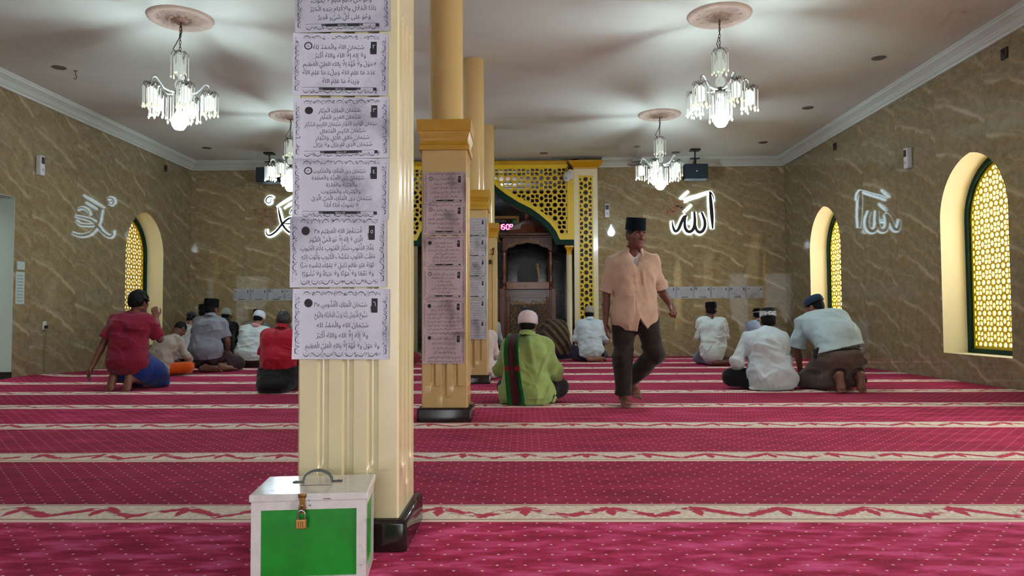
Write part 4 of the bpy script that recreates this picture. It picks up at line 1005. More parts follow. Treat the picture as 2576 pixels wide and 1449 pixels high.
# ------------------------------------------------------------------ donation box
def donation():
    C0 = Vector((-.650, 2.302, 0)); root = empty("donation_box", C0, .11); tag(root, 'white wooden donation box with green panels in front of the near pillar', 'donation box')
    W, D, Z = .166, .122, .272
    M_wb = NT('worn_white_paint'); tc = M_wb.n('ShaderNodeTexCoord', out=3)
    a = M_wb.n('ShaderNodeTexNoise', {'Vector': tc, 'Scale': 24., 'Detail': 6., 'Roughness': .7}); b = M_wb.n('ShaderNodeTexNoise', {'Vector': M_wb.n('ShaderNodeMapping', {0: tc, 3: (8., 30., 40.)}), 'Scale': 2.4, 'Detail': 5.})
    M_wb.P(Base_Color=M_wb.mix(M_wb.smooth(b, .66, .74), M_wb.ramp(a, [(.3, lin(212, 206, 204)), (.6, lin(226, 222, 222)), (.8, lin(196, 188, 184))]), lin(120, 108, 100)), Roughness=.18, Coat_Weight=.3); M_wb = M_wb.m
    mb = MB(); mb.box((-W, -D, -.0005), (W, D, .03)); mb.box((-W, -D, .225), (W, D, .252))
    for sx in (-1, 1):
        for sy_ in (-1, 1):
            mb.box((sx*W-(.028 if sx > 0 else 0), sy_*D-(.028 if sy_ > 0 else 0), .03), (sx*W+(0 if sx > 0 else .028), sy_*D+(0 if sy_ > 0 else .028), .225))
    mb.build('case', M_wb, root)
    mg = NT('green_panel'); tc = mg.n('ShaderNodeTexCoord', out=3); a = mg.n('ShaderNodeTexNoise', {'Vector': tc, 'Scale': 9., 'Detail': 5.})
    mg.P(Base_Color=mg.ramp(a, [(.3, lin(0, 124, 22)), (.7, lin(0, 152, 34))]), Roughness=.35); mg = mg.m
    mb = MB(); mb.box((-W+.028, -D+.006, .03), (W-.028, -D+.012, .225)); mb.build('front_panel', mg, root)
    mb = MB(); mb.box((W-.012, -D+.028, .03), (W-.006, D-.028, .225)); mb.build('side_panel', mg, root)
    mb = MB(); mb.box((-W+.006, -D+.028, .03), (-W+.012, D-.028, .225)); mb.build('side_panel', mg, root)
    mb = MB(); mb.box((-W+.028, D-.012, .03), (W-.028, D-.006, .225)); mb.build('back_panel', mg, root)
    mb = MB(); mb.box((-W-.006, -D-.006, .250), (W+.006, D+.006, Z), bev=.004); lid = mb.build('lid', M_wb, root)
    mb = MB(); mb.box((-.045, -.02, Z+.0), (.045, -.016, Z+.0008)); mb.build('coin_slot', M_black, lid)
    P = [(-.047*math.cos(PI*i/12), .03, Z+.004+.036*math.sin(PI*i/12)) for i in range(13)]
    mb = MB(); 
    vs = []
    for p in P: vs += [(p[0], p[1]-.008, p[2]), (p[0], p[1]+.008, p[2]), (p[0]*.88, p[1]+.008, Z+.001+(p[2]-Z)*.80), (p[0]*.88, p[1]-.008, Z+.001+(p[2]-Z)*.80)]
    mb.add(vs, [(4*i+q, 4*i+(q+1) % 4, 4*(i+1)+(q+1) % 4, 4*(i+1)+q) for i in range(12) for q in range(4)])
    for s in (-1, 1): mb.box((s*.06-.016, .022, Z), (s*.06+.016, .038, Z+.0035), bev=.001); mb.lathe([(.004, Z+.003), (.003, Z+.005), (0, Z+.0055)], (s*.066, .03, 0), 8)
    mb.build('carry_handle', mat('grey_iron_handle', (66, 72, 70), .35, .7), lid, smooth=40)
    brass = mat('tarnished_brass', (128, 88, 44), .4, .7, noise=.3, nscale=60.)
    yb = -D-.006
    mb = MB(); mb.box((-.030, yb-.003, .262), (-.006, yb, .273), bev=.001); mb.plate([[(-.028, .262), (-.008, .262), (-.011, .247), (-.007, .232), (-.009, .219), (-.018, .214), (-.027, .219), (-.029, .232), (-.025, .247)], [(-.021, .242), (-.015, .242), (-.015, .222), (-.021, .222)]], lambda u, v, t: (u, t, v), yb-.006, yb-.003); mb.tube([(-.018, yb-.003, .235), (-.018, yb-.014, .232), (-.018, yb-.014, .224), (-.018, yb-.003, .221)], .003, 6)
    mb.build('hasp', brass, root, smooth=40)
    mb = MB(); mb.box((-.034, yb-.022, .175), (-.002, yb-.008, .203), bev=.003); lk = mb.build('padlock', mat('padlock_brass', (186, 142, 80), .35, .8), root)
    mb = MB(); mb.tube([(-.028, yb-.015, .20), (-.028, yb-.015, .217), (-.025, yb-.015, .225), (-.018, yb-.015, .229), (-.011, yb-.015, .225), (-.008, yb-.015, .217), (-.008, yb-.015, .20)], .0032, 8); mb.build('shackle', mat('steel_shackle', (170, 170, 168), .2, .9), lk, smooth=60)
    mb = MB()
    for q in range(3): mb.box((-.026+q*.006, yb-.0225, .180), (-.0235+q*.006, yb-.022, .198))
    mb.build('keyway_marks', brass, lk)
    mb = MB()
    for x, z in ((-.003, .262), (.004, .263), (-.002, .252), (.0, .237)): mb.box((x, yb-.0008, z), (x+.006 if z < .26 else x+.002, yb+.004, z+.0014))
    mb.build('old_screw_hole', M_black, root)
donation()
# ------------------------------------------------------------------ people: distance fields turned into meshes
A3 = lambda p: np.array(p, dtype=np.float32)
class Field:
    def __init__(s, lo, hi, h):
        s.lo = A3(lo); s.h = h
        s.n = [int(math.ceil((b-a)/h))+1 for a, b in zip(lo, hi)]
        s.ax = [s.lo[i] + h*np.arange(s.n[i], dtype=np.float32) for i in range(3)]
        s.v = np.full(s.n, .3, np.float32)
    def sub(s, lo, hi):
        sl = []
        for i in range(3):
            a = max(0, int((lo[i]-s.lo[i])/s.h)); b = min(s.n[i], int((hi[i]-s.lo[i])/s.h)+2)
            if b <= a: return None
            sl.append(slice(a, b))
        g = [s.ax[0][sl[0]][:, None, None], s.ax[1][sl[1]][None, :, None], s.ax[2][sl[2]][None, None, :]]
        return tuple(sl), g
    def put(s, sl, d, k):
        a = s.v[sl]
        if k > 0:
            hh = np.maximum(k - np.abs(a-d), 0)/k
            s.v[sl] = np.minimum(a, d) - hh*hh*k*.25
        else: s.v[sl] = np.minimum(a, d)
    def dist_rc(s, a, b, r1, r2, m):
        a = A3(a); b = A3(b); R = max(r1, r2) + m
        q = s.sub(np.minimum(a, b)-R, np.maximum(a, b)+R)
        if q is None: return None
        sl, g = q; ba = b-a; L = float(ba@ba) + 1e-9
        p = [g[i]-a[i] for i in range(3)]
        t = np.clip((p[0]*ba[0]+p[1]*ba[1]+p[2]*ba[2])/L, 0, 1)
        d = np.sqrt((p[0]-t*ba[0])**2 + (p[1]-t*ba[1])**2 + (p[2]-t*ba[2])**2) - (r1+(r2-r1)*t)
        return sl, d
    def rc(s, a, b, r1, r2=None, k=.02):
        q = s.dist_rc(a, b, r1, r1 if r2 is None else r2, k+.03)
        if q: s.put(q[0], q[1], k)
    def chain(s, pts, k=.02):
        for (a, r), (b, q) in zip(pts[:-1], pts[1:]): s.rc(a, b, r, q, k)
    def ell(s, c, rad, Rm=None, k=.02, cut=False):
        c = A3(c); m = max(rad)+k+.03
        q = s.sub(c-m, c+m)
        if q is None: return
        sl, g = q; p = [g[i]-c[i] for i in range(3)]
        if Rm is not None: p = [p[0]*float(Rm[i][0])+p[1]*float(Rm[i][1])+p[2]*float(Rm[i][2]) for i in range(3)]
        k0 = np.sqrt(sum((p[i]/rad[i])**2 for i in range(3))); k1 = np.sqrt(sum((p[i]/rad[i]**2)**2 for i in range(3)))+1e-6
        d = k0*(k0-1)/k1
        if cut: s.v[sl] = np.maximum(s.v[sl], -d)
        else: s.put(sl, d, k)
    def sub_rc(s, a, b, r1, r2=None):
        q = s.dist_rc(a, b, r1, r1 if r2 is None else r2, .04)
        if q: s.v[q[0]] = np.maximum(s.v[q[0]], -q[1])
    def vneck(s, xc, zv, sl, y0):
        X, Y, Z = s.ax[0][:, None, None], s.ax[1][None, :, None], s.ax[2][None, None, :]
        s.v = np.maximum(s.v, -np.maximum(np.maximum((np.abs(X - xc) - (Z-zv)*sl)*.9, y0 - Y), zv - Z))
    def sub_end(s, q, d, L, R):
        """trim a sleeve or leg square at q, beyond it along d"""
        q = A3(q); d = A3(d); z = s.dist_rc(q - d*.0, q + d*L, R, R, .05)
        if z is None: return
        sl, e = z; g = [s.ax[i][sl[i]] for i in range(3)]
        pl = (g[0][:, None, None]-q[0])*d[0] + (g[1][None, :, None]-q[1])*d[1] + (g[2][None, None, :]-q[2])*d[2]
        s.v[sl] = np.maximum(s.v[sl], -np.maximum(e, -pl))
    def wedge(s, xc, zt, s0, s1, y0):
        """open a front below height zt; the edges lean s0 / s1 metres per metre to either side"""
        X, Y, Z = s.ax[0][:, None, None], s.ax[1][None, :, None], s.ax[2][None, None, :]
        d = np.maximum(np.maximum((xc - X) - (zt-Z)*s0, (X - xc) - (zt-Z)*s1), y0 - Y)
        s.v = np.maximum(s.v, -d)
    def cut(s, p, n):
        """remove everything on the side the normal points to"""
        n = A3(n); n = n/np.linalg.norm(n); p = A3(p)
        d = (s.ax[0][:, None, None]-p[0])*n[0] + (s.ax[1][None, :, None]-p[1])*n[1] + (s.ax[2][None, None, :]-p[2])*n[2]
        s.v = np.maximum(s.v, d)
    def fold(s, amp, seed, dirs=None, lam=.085):
        """creases: ridges of a smooth random field stretched along the given directions"""
        rs = np.random.RandomState(seed)
        m = np.abs(s.v) < .035
        I = np.argwhere(m); P = I.astype(np.float32)*s.h + s.lo
        def noise(Q):
            G = rs.rand(17, 17, 17).astype(np.float32); Q = Q + rs.rand(3).astype(np.float32)*16
            f = np.floor(Q); t = Q-f; t = t*t*t*(t*(t*6-15)+10); f = f.astype(np.int64) % 16
            r = 0
            for a in (0, 1):
                for b in (0, 1):
                    for c in (0, 1):
                        r = r + G[f[:, 0]+a, f[:, 1]+b, f[:, 2]+c]*(t[:, 0] if a else 1-t[:, 0])*(t[:, 1] if b else 1-t[:, 1])*(t[:, 2] if c else 1-t[:, 2])
            return r
        w = np.zeros(len(P), np.float32)
        for q in range(3):
            d = np.array(dirs[q % len(dirs)] if dirs else (rs.uniform(-.6, .6), rs.uniform(-.5, .5), 1.), np.float32); d /= np.linalg.norm(d)
            l = lam*(1.5, 1.0, .75)[q]
            # compress across the crease (along d), stretch along it
            k = (P@d)
            Q = (P - k[:, None]*d)/(l*3.2) + (k/l)[:, None]*d
            n = noise(Q)
            rg = 1-np.abs(2*n-1)*2.2
            w += np.clip(rg, -.25, 1)*np.clip(2.2*noise(P/.16)-.55, 0, 1)*(1., .8, .55)[q]
        w -= .9*(noise(P/.12)-.5)
        s.v[m] += -amp*2.0*w
    def mesh(s):
        v = s.v
        v[0] = v[-1] = np.maximum(v[0], .01); v[:, 0] = np.maximum(v[:, 0], .01); v[:, -1] = np.maximum(v[:, -1], .01); v[:, :, 0] = np.maximum(v[:, :, 0], .01); v[:, :, -1] = np.maximum(v[:, :, -1], .01)
        ins = v < 0
        c = np.zeros([k-1 for k in s.n], np.uint8)
        off = [(a, b, d) for a in (0, 1) for b in (0, 1) for d in (0, 1)]
        n0, n1, n2 = s.n
        for a, b, d in off: c += ins[a:n0-1+a, b:n1-1+b, d:n2-1+d]
        act = (c > 0) & (c < 8)
        I = np.argwhere(act); N = len(I)
        idx = np.full(c.shape, -1, np.int64); idx[act] = np.arange(N)
        pos = np.zeros((N, 3), np.float32); cnt = np.zeros((N, 1), np.float32)
        for ax in range(3):
            o1, o2 = [q for q in range(3) if q != ax]
            for b in (0, 1):
                for d in (0, 1):
                    A = I.copy(); A[:, o1] += b; A[:, o2] += d; B = A.copy(); B[:, ax] += 1
                    va = v[A[:, 0], A[:, 1], A[:, 2]]; vb = v[B[:, 0], B[:, 1], B[:, 2]]
                    m = (va < 0) != (vb < 0); t = np.where(m, va/(va-vb+1e-12), 0)
                    P = A.astype(np.float32); P[:, ax] += t
                    pos += P*m[:, None]; cnt += m[:, None]
        pos = pos/np.maximum(cnt, 1)*s.h + s.lo
        F = []
        for ax in range(3):
            o1, o2 = [(1, 2), (2, 0), (0, 1)][ax]
            sl0 = [slice(None)]*3; sl1 = [slice(None)]*3
            sl0[ax] = slice(0, -1); sl1[ax] = slice(1, None)
            a = ins[tuple(sl0)]; b = ins[tuple(sl1)]
            x = np.argwhere(a != b)
            x = x[(x[:, o1] > 0) & (x[:, o2] > 0) & (x[:, o1] < s.n[o1]-1) & (x[:, o2] < s.n[o2]-1)]
            fl = a[x[:, 0], x[:, 1], x[:, 2]]
            q = []
            for d1, d2 in ((1, 1), (0, 1), (0, 0), (1, 0)):
                y = x.copy(); y[:, o1] -= d1; y[:, o2] -= d2; q.append(idx[y[:, 0], y[:, 1], y[:, 2]])
            q = np.stack(q, 1); q[~fl] = q[~fl][:, ::-1]
            F.append(q)
        return pos, np.concatenate(F)
    def build(s, name, m, parent=None):
        V, F = s.mesh()
        # one light smoothing pass
        acc = np.zeros_like(V); cn = np.zeros((len(V), 1), np.float32)
        for i in range(4):
            np.add.at(acc, F[:, i], V[F[:, (i+1) % 4]] + V[F[:, (i-1) % 4]]); np.add.at(cn, F[:, i], 2)
        V = V*.6 + acc/np.maximum(cn, 1)*.4
        me = bpy.data.meshes.new(name); me.vertices.add(len(V)); me.vertices.foreach_set('co', V.ravel())
        me.loops.add(F.size); me.loops.foreach_set('vertex_index', F.ravel().astype(np.int32))
        me.polygons.add(len(F)); me.polygons.foreach_set('loop_start', np.arange(0, F.size, 4, dtype=np.int32))
        me.polygons.foreach_set('use_smooth', np.ones(len(F), bool))
        me.update(calc_edges=True); me.validate(); me.materials.append(m)
        return link(bpy.data.objects.new(name, me), parent)

def cloth(name, rgb, rough=.85, pattern=None, c2=None):
    m = NT(name); tc = m.n('ShaderNodeTexCoord', out=3)
    w = m.n('ShaderNodeTexNoise', {'Vector': tc, 'Scale': 320., 'Detail': 2.}); b = m.n('ShaderNodeTexNoise', {'Vector': tc, 'Scale': 9., 'Detail': 3.})
    base = m.ramp(b, [(.3, tuple(c*.84 for c in lin(*rgb)[:3])+(1,)), (.7, lin(*rgb))])
    sep = m.t.nodes.new('ShaderNodeSeparateXYZ'); m.t.links.new(tc, sep.inputs[0])
    if pattern == 'stripes':     # diagonal batik stripes
        q = m.math('ADD', m.math('MULTIPLY', sep.outputs[0], 7.6), m.math('MULTIPLY', sep.outputs[2], 5.0)); q = m.math('MULTIPLY_ADD', sep.outputs[1], 1.5, q)
        f = m.math('FRACT', q); vo = m.n('ShaderNodeTexVoronoi', {'Vector': tc, 'Scale': 70.})
        st = m.math('MULTIPLY', m.smooth(f, .50, .54), m.math('SUBTRACT', 1., m.smooth(f, .9, .94)))
        mid = m.math('SUBTRACT', 1., m.smooth(m.math('ABSOLUTE', m.math('SUBTRACT', f, .72)), .01, .03))
        base = m.mix(st, base, m.mix(m.smooth(vo, .2, .5), lin(150, 132, 100), lin(104, 84, 60))); base = m.mix(mid, base, lin(50, 30, 22))
        dots = m.math('MULTIPLY', m.math('LESS_THAN', vo, .17), m.math('SUBTRACT', 1., m.smooth(m.math('ABSOLUTE', m.math('SUBTRACT', f, .24)), .03, .06)))
        base = m.mix(dots, base, lin(190, 176, 150))
    elif pattern == 'checks':    # black and white woven band
        vo = m.n('ShaderNodeTexVoronoi', {'Vector': m.n('ShaderNodeMapping', {0: tc, 3: (1., 1., 1.3)}), 'Scale': 58.}, distance='MANHATTAN')
        zb = m.smooth(sep.outputs[2], c2 - .004, c2 + .004) if c2 is not None else .0
        base = m.mix(m.math('MULTIPLY', m.math('GREATER_THAN', vo, .56), m.math('SUBTRACT', 1., zb)), base, lin(196, 198, 200))
    elif pattern == 'keffiyeh':
        ck = m.n('ShaderNodeTexChecker', {'Vector': tc, 'Scale': 110., 'Color1': lin(190, 60, 70), 'Color2': lin(222, 200, 200)})
        base = ck
    elif pattern == 'rings':
        f = m.math('FRACT', m.math('MULTIPLY', sep.outputs[2], 55.)); base = m.mix(m.math('MULTIPLY', m.smooth(f, .5, .7), .5), base, lin(96, 96, 104))
    m.P(Base_Color=base, Roughness=rough, Specular_IOR_Level=.25, Sheen_Weight=.15)
    cr = m.n('ShaderNodeTexNoise', {'Vector': tc, 'Scale': 6.5, 'Detail': 1., 'Distortion': .9})
    m.bump(m.math('MULTIPLY_ADD', w, .10, m.math('ABSOLUTE', m.math('SUBTRACT', cr, .5))), .5, .03)
    return m.m
def skin(rgb):
    k = 'skin_%d_%d_%d' % rgb
    if k in MATS: return MATS[k]
    m = NT(k); tc = m.n('ShaderNodeTexCoord', out=3); b = m.n('ShaderNodeTexNoise', {'Vector': tc, 'Scale': 22., 'Detail': 4.})
    m.P(Base_Color=m.ramp(b, [(.3, tuple(c*.8 for c in lin(*rgb)[:3])+(1,)), (.7, lin(*rgb))]), Roughness=.5, Subsurface_Weight=.05, Subsurface_Radius=(.02, .01, .006))
    MATS[k] = m.m; return m.m
def hairmat():
    if 'hair' in MATS: return MATS['hair']
    m = NT('hair'); tc = m.n('ShaderNodeTexCoord', out=3)
    w = m.n('ShaderNodeTexNoise', {'Vector': m.n('ShaderNodeMapping', {0: tc, 3: (160., 160., 22.)}), 'Scale': 1., 'Detail': 2.})
    m.P(Base_Color=m.ramp(w, [(.35, lin(7, 7, 9)), (.7, lin(22, 21, 23))]), Roughness=.6, Specular_IOR_Level=.15); m.bump(w, .8, .004); MATS['hair'] = m.m; return m.m
def greyhair():
    if 'ghair' in MATS: return MATS['ghair']
    m = NT('grey_hair'); tc = m.n('ShaderNodeTexCoord', out=3)
    w = m.n('ShaderNodeTexNoise', {'Vector': m.n('ShaderNodeMapping', {0: tc, 3: (200., 200., 30.)}), 'Scale': 1., 'Detail': 2.})
    m.P(Base_Color=m.ramp(w, [(.4, lin(22, 24, 28)), (.75, lin(78, 82, 86))]), Roughness=.5); m.bump(w, .8, .004); MATS['ghair'] = m.m; return m.m

V3 = lambda p: np.array(p, float)
def unit(a): a = V3(a); return a/max(1e-9, np.linalg.norm(a))
def lerp(a, b, t): return V3(a)*(1-t) + V3(b)*t

def torso(F, J, g, k=.05, wide=1.):
    """pelvis to shoulders; g = how far the surface stands off the body"""
    lat = unit(V3(J['sr'])-V3(J['sl'])); lp = unit(V3(J['hr'])-V3(J['hl']))
    P, S, C, N = [V3(J[q]) for q in ('P', 'S', 'C', 'N')]
    for s in (-1, 1):
        F.rc(P+lp*s*.075*wide, S+lat*s*.055*wide, .108+g, .098+g, k)
        F.rc(S+lat*s*.055*wide, C+lat*s*.078*wide, .098+g, .104+g, k)
        sh = V3(J['sl'] if s < 0 else J['sr'])
        up = unit(N-C)
        F.rc(C+lat*s*.072*wide, lerp(sh, N, .35)-up*.035, .098+g, .056+g*.9, k)
        F.rc(lerp(sh, N, .85)-up*.006, sh-up*.012, .044+g*.5, .044+g*.7, .03)
def hand(F, w, d, nrm, side, curl=.5, sc=1.):
    w = V3(w); d = unit(d); nrm = unit(V3(nrm)-d*np.dot(nrm, d)); s = unit(np.cross(d, nrm))*side
    for i, (o, L, r) in enumerate([(.030, .070, .0085), (.010, .080, .009), (-.010, .076, .0088), (-.028, .058, .0078)]):
        k0 = w + d*.012*sc + s*o*.55*sc; k1 = w + d*.085*sc + s*o*sc
        F.rc(k0, k1, .015*sc, .0115*sc, .012)
        p = k1
        for j, fr_ in enumerate((.45, .32, .23)):
            a = curl*(j+.6)
            q = p + (d*math.cos(a) + nrm*math.sin(a) + s*(o*.6)*(.4 if j == 0 else 0))*L*fr_*sc
            F.rc(p, q, r*sc*(1-.08*j), r*sc*(.94-.08*j), .003); p = q
    t0 = w + d*.02*sc + s*.022*sc; t1 = t0 + (d*.55+s*.6+nrm*.35)*.048*sc; t2 = t1 + (d*.85+s*.1+nrm*(.3+curl*.3))*.034*sc; t3 = t2 + (d*.9-s*.1+nrm*(.2+curl*.4))*.024*sc
    F.rc(t0, t1, .014*sc, .011*sc, .008); F.rc(t1, t2, .0105*sc, .0095*sc, .004); F.rc(t2, t3, .0095*sc, .008*sc, .003)
def foot(F, ank, toe, up, side):
    """ank ankle joint, toe tip, up = instep direction"""
    a = V3(ank); t = V3(toe); u = unit(up); d = t-a; d = d/np.linalg.norm(d)
    s = unit(np.cross(d, u))*side
    heel = a - d*.035 - u*.035
    ball = a + (t-a)*.68 - u*.012
    F.rc(a, heel, .036, .030, .03); F.rc(heel, ball, .029, .026, .03); F.rc(a, ball, .034, .022, .03)
    F.rc(heel + s*.006, ball - s*.030, .027, .021, .02); F.rc(heel - s*.004, ball + s*.026, .027, .022, .02)
    for i, o in enumerate((.030, .013, -.002, -.015, -.028)):
        r = .0135 if i == 0 else .0095
        b = ball + s*o*.9; e = a + (t-a)*(1-.035*i) + s*o - u*.022
        F.rc(b, e, r*1.15, r, .008)
def head_axes(J):
    f = unit(J.get('face', (0, 1, 0))); up = V3(J.get('up', (0, 0, 1))); r = unit(np.cross(f, up)); u = unit(np.cross(r, f)); return r, f, u
def head(F, J):
    r, f, u = head_axes(J); H = V3(J['H']); R = [r, f, u]
    F.ell(H - f*.008 + u*.012, (.074, .094, .092), R, .01)
    F.ell(H + f*.028 - u*.035, (.060, .066, .080), R, .03)
    F.rc(H + f*.060 - u*.098, H + f*.045 - u*.07, .026, .04, .03)          # chin
    for s in (-1, 1):
        F.rc(H + r*s*.050 - u*.07, H + f*.05 + r*s*.018 - u*.095, .022, .020, .03)   # jaw
        F.ell(H + r*s*.077 - f*.004 - u*.018, (.010, .020, .031), R, .006)           # ear
        F.ell(H + r*s*.082 - f*.012 - u*.008, (.008, .010, .024), R, .004)
        F.rc(H + f*.088 + r*s*.012 + u*.020, H + f*.076 + r*s*.046 + u*.018, .010, .008, .012)  # brow
        F.ell(H + f*.093 + r*s*.031 + u*.000, (.017, .012, .0075), R, .0, True)      # eye socket
        F.rc(H + f*.068 + r*s*.044 - u*.025, H + f*.062 + r*s*.042 - u*.045, .016, .013, .02)  # cheek
    F.rc(H + f*.090 + u*.010, H + f*.108 - u*.032, .008, .0125, .008)                 # nose
    for s in (-1, 1): F.ell(H + f*.100 + r*s*.012 - u*.036, (.010, .010, .008), R, .006)
    F.rc(H + f*.084 - r*.020 - u*.062, H + f*.088 + u*-.060, .0055, .006, .006); F.rc(H + f*.084 + r*.020 - u*.062, H + f*.088 + u*-.060, .0055, .006, .006)
    F.rc(H + f*.083 - r*.015 - u*.073, H + f*.083 + r*.015 - u*.073, .0065, .0065, .006)
    F.rc(H - f*.02 - u*.07, J['N'], .052, .058, .03)                                  # neck
def bounds(J, m=.20):
    P = np.array([V3(J[k]) for k in J if k not in ('face', 'up', 'hd', 'hn', 'fu', 'curl')])
    lo = P.min(0)-m; hi = P.max(0)+m; lo[2] = max(lo[2], -.0); return lo, hi
ARMS = (('sl', 'el', 'wl', -1), ('sr', 'er', 'wr', 1)); LEGS = (('hl', 'kl', 'al', 'tl', -1), ('hr', 'kr', 'ar', 'tr', 1))

def person(loc, rz, sc, J, label, sp):
    h = sp.get('h', .0078)
    lo, hi = bounds(J)
    B = Field(lo, hi, h); g = -.012
    torso(B, J, g)
    for i, (a, b, c, s) in enumerate(ARMS):
        B.rc(J[a], lerp(J[a], J[b], .5), .046, .044, .03); B.rc(lerp(J[a], J[b], .5), J[b], .044, .036, .02); B.rc(J[b], lerp(J[b], J[c], .35), .036, .037, .015); B.rc(lerp(J[b], J[c], .35), J[c], .037, .025, .015)
        hd = J.get('hd', ((0, 1, -.3), (0, 1, -.3)))[i]; hn = J.get('hn', ((0, -.2, -1), (0, -.2, -1)))[i]
        hand(B, J[c], hd, hn, -s if sp.get('flip') else -s, J.get('curl', (.45, .45))[i])
    for i, (a, b, c, t, s) in enumerate(LEGS):
        B.rc(J[a], J[b], .080, .054, .03); B.rc(J[b], lerp(J[b], J[c], .35), .052, .052, .02); B.rc(lerp(J[b], J[c], .35), J[c], .052, .034, .02)
        foot(B, J[c], J[t], J.get('fu', ((0, 0, 1), (0, 0, 1)))[i], s)
    head(B, J)
    root = B.build('person', skin(sp.get('skin', (128, 84, 62))))
    root.location = loc; root.rotation_euler = (0, 0, rz); root.scale = (sc, sc, sc)
    tag(root, label, 'person', sp.get('group'))
    r, f, u = head_axes(J); H = V3(J['H'])
    # eyes, brows, lips
    mb = MB()
    for s in (-1, 1): mb.sphere(H + f*.0735 + r*s*.031 - u*.001, .0125, 8)
    e = mb.build('eyes', mat('eye_white', (190, 184, 176), .25), root, smooth=180)
    mb = MB()
    for s in (-1, 1): mb.sphere(H + f*.0797 + r*s*.031 - u*.001, .0070, 8)
    mb.build('iris', mat('iris_brown', (26, 16, 12), .2), e, smooth=180)
    mb = MB()
    for s in (-1, 1): mb.tube([H + f*.0985 + r*s*.014 + u*.021, H + f*.0975 + r*s*.030 + u*.0245, H + f*.086 + r*s*.050 + u*.019], [.004, .0042, .002], 6)
    mb.build('eyebrow', hairmat(), root, smooth=180)
    mb = MB()
    for dz, rr in ((-.0625, .0038), (-.072, .0046)): mb.tube([H + f*(.0860+.002*k) + r*x_ + u*dz for x_, k in ((-.019, 0), (-.009, 1.6), (0, 1.4), (.009, 1.6), (.019, 0))], [.0015, rr, rr, rr, .0015], 8)
    mb.build('lips', mat('lip_brown', (104, 54, 48), .45), root, smooth=180)
    # shirt
    sh = sp['shirt']
    G = sh.get('g', .020); F = Field(lo, hi, h)
    torso(F, J, G, sh.get('k', .05), sh.get('wide', 1.))
    if sh.get('flare'):
        for c, rad in sh['flare']: F.ell(c, rad, None, .07)
    for (a, b, c, s), n in zip(ARMS, sh.get('sleeve', (.8, .8)) if isinstance(sh.get('sleeve'), tuple) else (sh.get('sleeve', .8),)*2):
        sw = sh.get('sw', .066)*.93
        if n <= 1: F.rc(J[a], lerp(J[a], J[b], n), sw-.010, sw, .035)
        else:
            F.rc(J[a], J[b], sw-.010, sw-.008, .035); F.rc(J[b], lerp(J[b], J[c], n-1), sw-.006, sw-.02, .02)
    F.fold(sh.get('fold', .005), sp.get('seed', 1), sh.get('dirs'), sh.get('lam', .085))
    for (a, b, c, s), n in zip(ARMS, sh.get('sleeve', (.8, .8)) if isinstance(sh.get('sleeve'), tuple) else (sh.get('sleeve', .8),)*2):
        q0, q1 = (lerp(J[a], J[b], n), unit(V3(J[b])-V3(J[a]))) if n <= 1 else (lerp(J[b], J[c], n-1), unit(V3(J[c])-V3(J[b])))
        F.sub_end(q0, q1, .30, .10)
    for p_, n_ in sh.get('cuts', []): F.cut(p_, n_)
    for a_, b_, r1, r2 in sh.get('sub', []): F.sub_rc(a_, b_, r1, r2)
    for w_ in sh.get('wedge', []): F.wedge(*w_)
    if sh.get('vneck'): F.vneck(*sh['vneck'])
    nd = unit(H - u*.07 - f*.02 - V3(J['N']))
    F.sub_rc(V3(J['N']) + nd*.052, V3(J['N']) + nd*.25, .066, .13)
    so = F.build('shirt', sh['m'], root)
    if sh.get('collar'):
        mb = MB(); la = unit(V3(J['sr'])-V3(J['sl'])); x = -unit(la - nd*np.dot(la, nd)) * -1; y = np.cross(nd, x); ring = []
        for i in range(25):
            gp = sh.get('cgap', .35); a = PI*.5 + gp + (2*PI-2*gp)*i/24
            ring.append((a, V3(J['N']) + nd*(.028 - .010*math.sin(a)) - x*math.cos(a)*.072 + y*(math.sin(a)*.072)))
        vs = []
        for a, p in ring:
            o = unit(p - V3(J['N']) - nd*np.dot(p - V3(J['N']), nd)); top = p + nd*.030 - o*.006
            vs += [p - nd*.012 - o*.004, top, top + o*.008, p - nd*sh.get('cflap', .022) + o*sh.get('cflap', .022)*.85]
        mb.add(vs, [(4*i+q, 4*(i+1)+q, 4*(i+1)+(q+1) % 4, 4*i+(q+1) % 4) for i in range(24) for q in range(4)] + [(0, 1, 2, 3), (99, 98, 97, 96)])
        mb.build('collar', sh.get('cm', sh['m']), so, smooth=40)
    for nm, ai, t0, t1, rr in sh.get('cuff', []):
        a, b, c, s = ARMS[ai]; X = Field(lo, hi, h)
        pa, pb = (lerp(J[a], J[b], t0), lerp(J[a], J[b], t1)) if t1 <= 1.01 else (lerp(J[b], J[c], t0-1), lerp(J[b], J[c], t1-1))
        X.rc(pa, pb, rr, rr, .0); dq = unit(pb-pa); X.cut(pb + dq*.012, dq); X.cut(pa - dq*.012, -dq); X.fold(.003, 5+ai); X.build(nm, sh.get('cm', sh['m']), so)
    # lower garment
    lw = sp['lower']; F = Field(lo, hi, h); G = lw.get('g', .022)
    lp = unit(V3(J['hr'])-V3(J['hl'])); P = V3(J['P'])
    for s in (-1, 1): F.rc(P + lp*s*.07, lerp(J['P'], J['S'], lw.get('rise', .45)) + lp*s*.05, .112+G*.6, .096+G*.6, .05)
    for i, (a, b, c, t, s) in enumerate(LEGS):
        n = lw.get('leg', .93); n = n[i] if isinstance(n, tuple) else n
        kk = lw.get('k', .04); w2 = lw.get('hemr', .055)
        if n <= .5: F.rc(J[a], lerp(J[a], J[b], n*2), .088+G, .070+G, kk)
        else:
            F.rc(J[a], J[b], .086+G, .060+G, kk); F.rc(J[b], lerp(J[b], J[c], n), .060+G, w2, kk)
    for c, rad in lw.get('fill', []): F.ell(c, rad, None, .08)
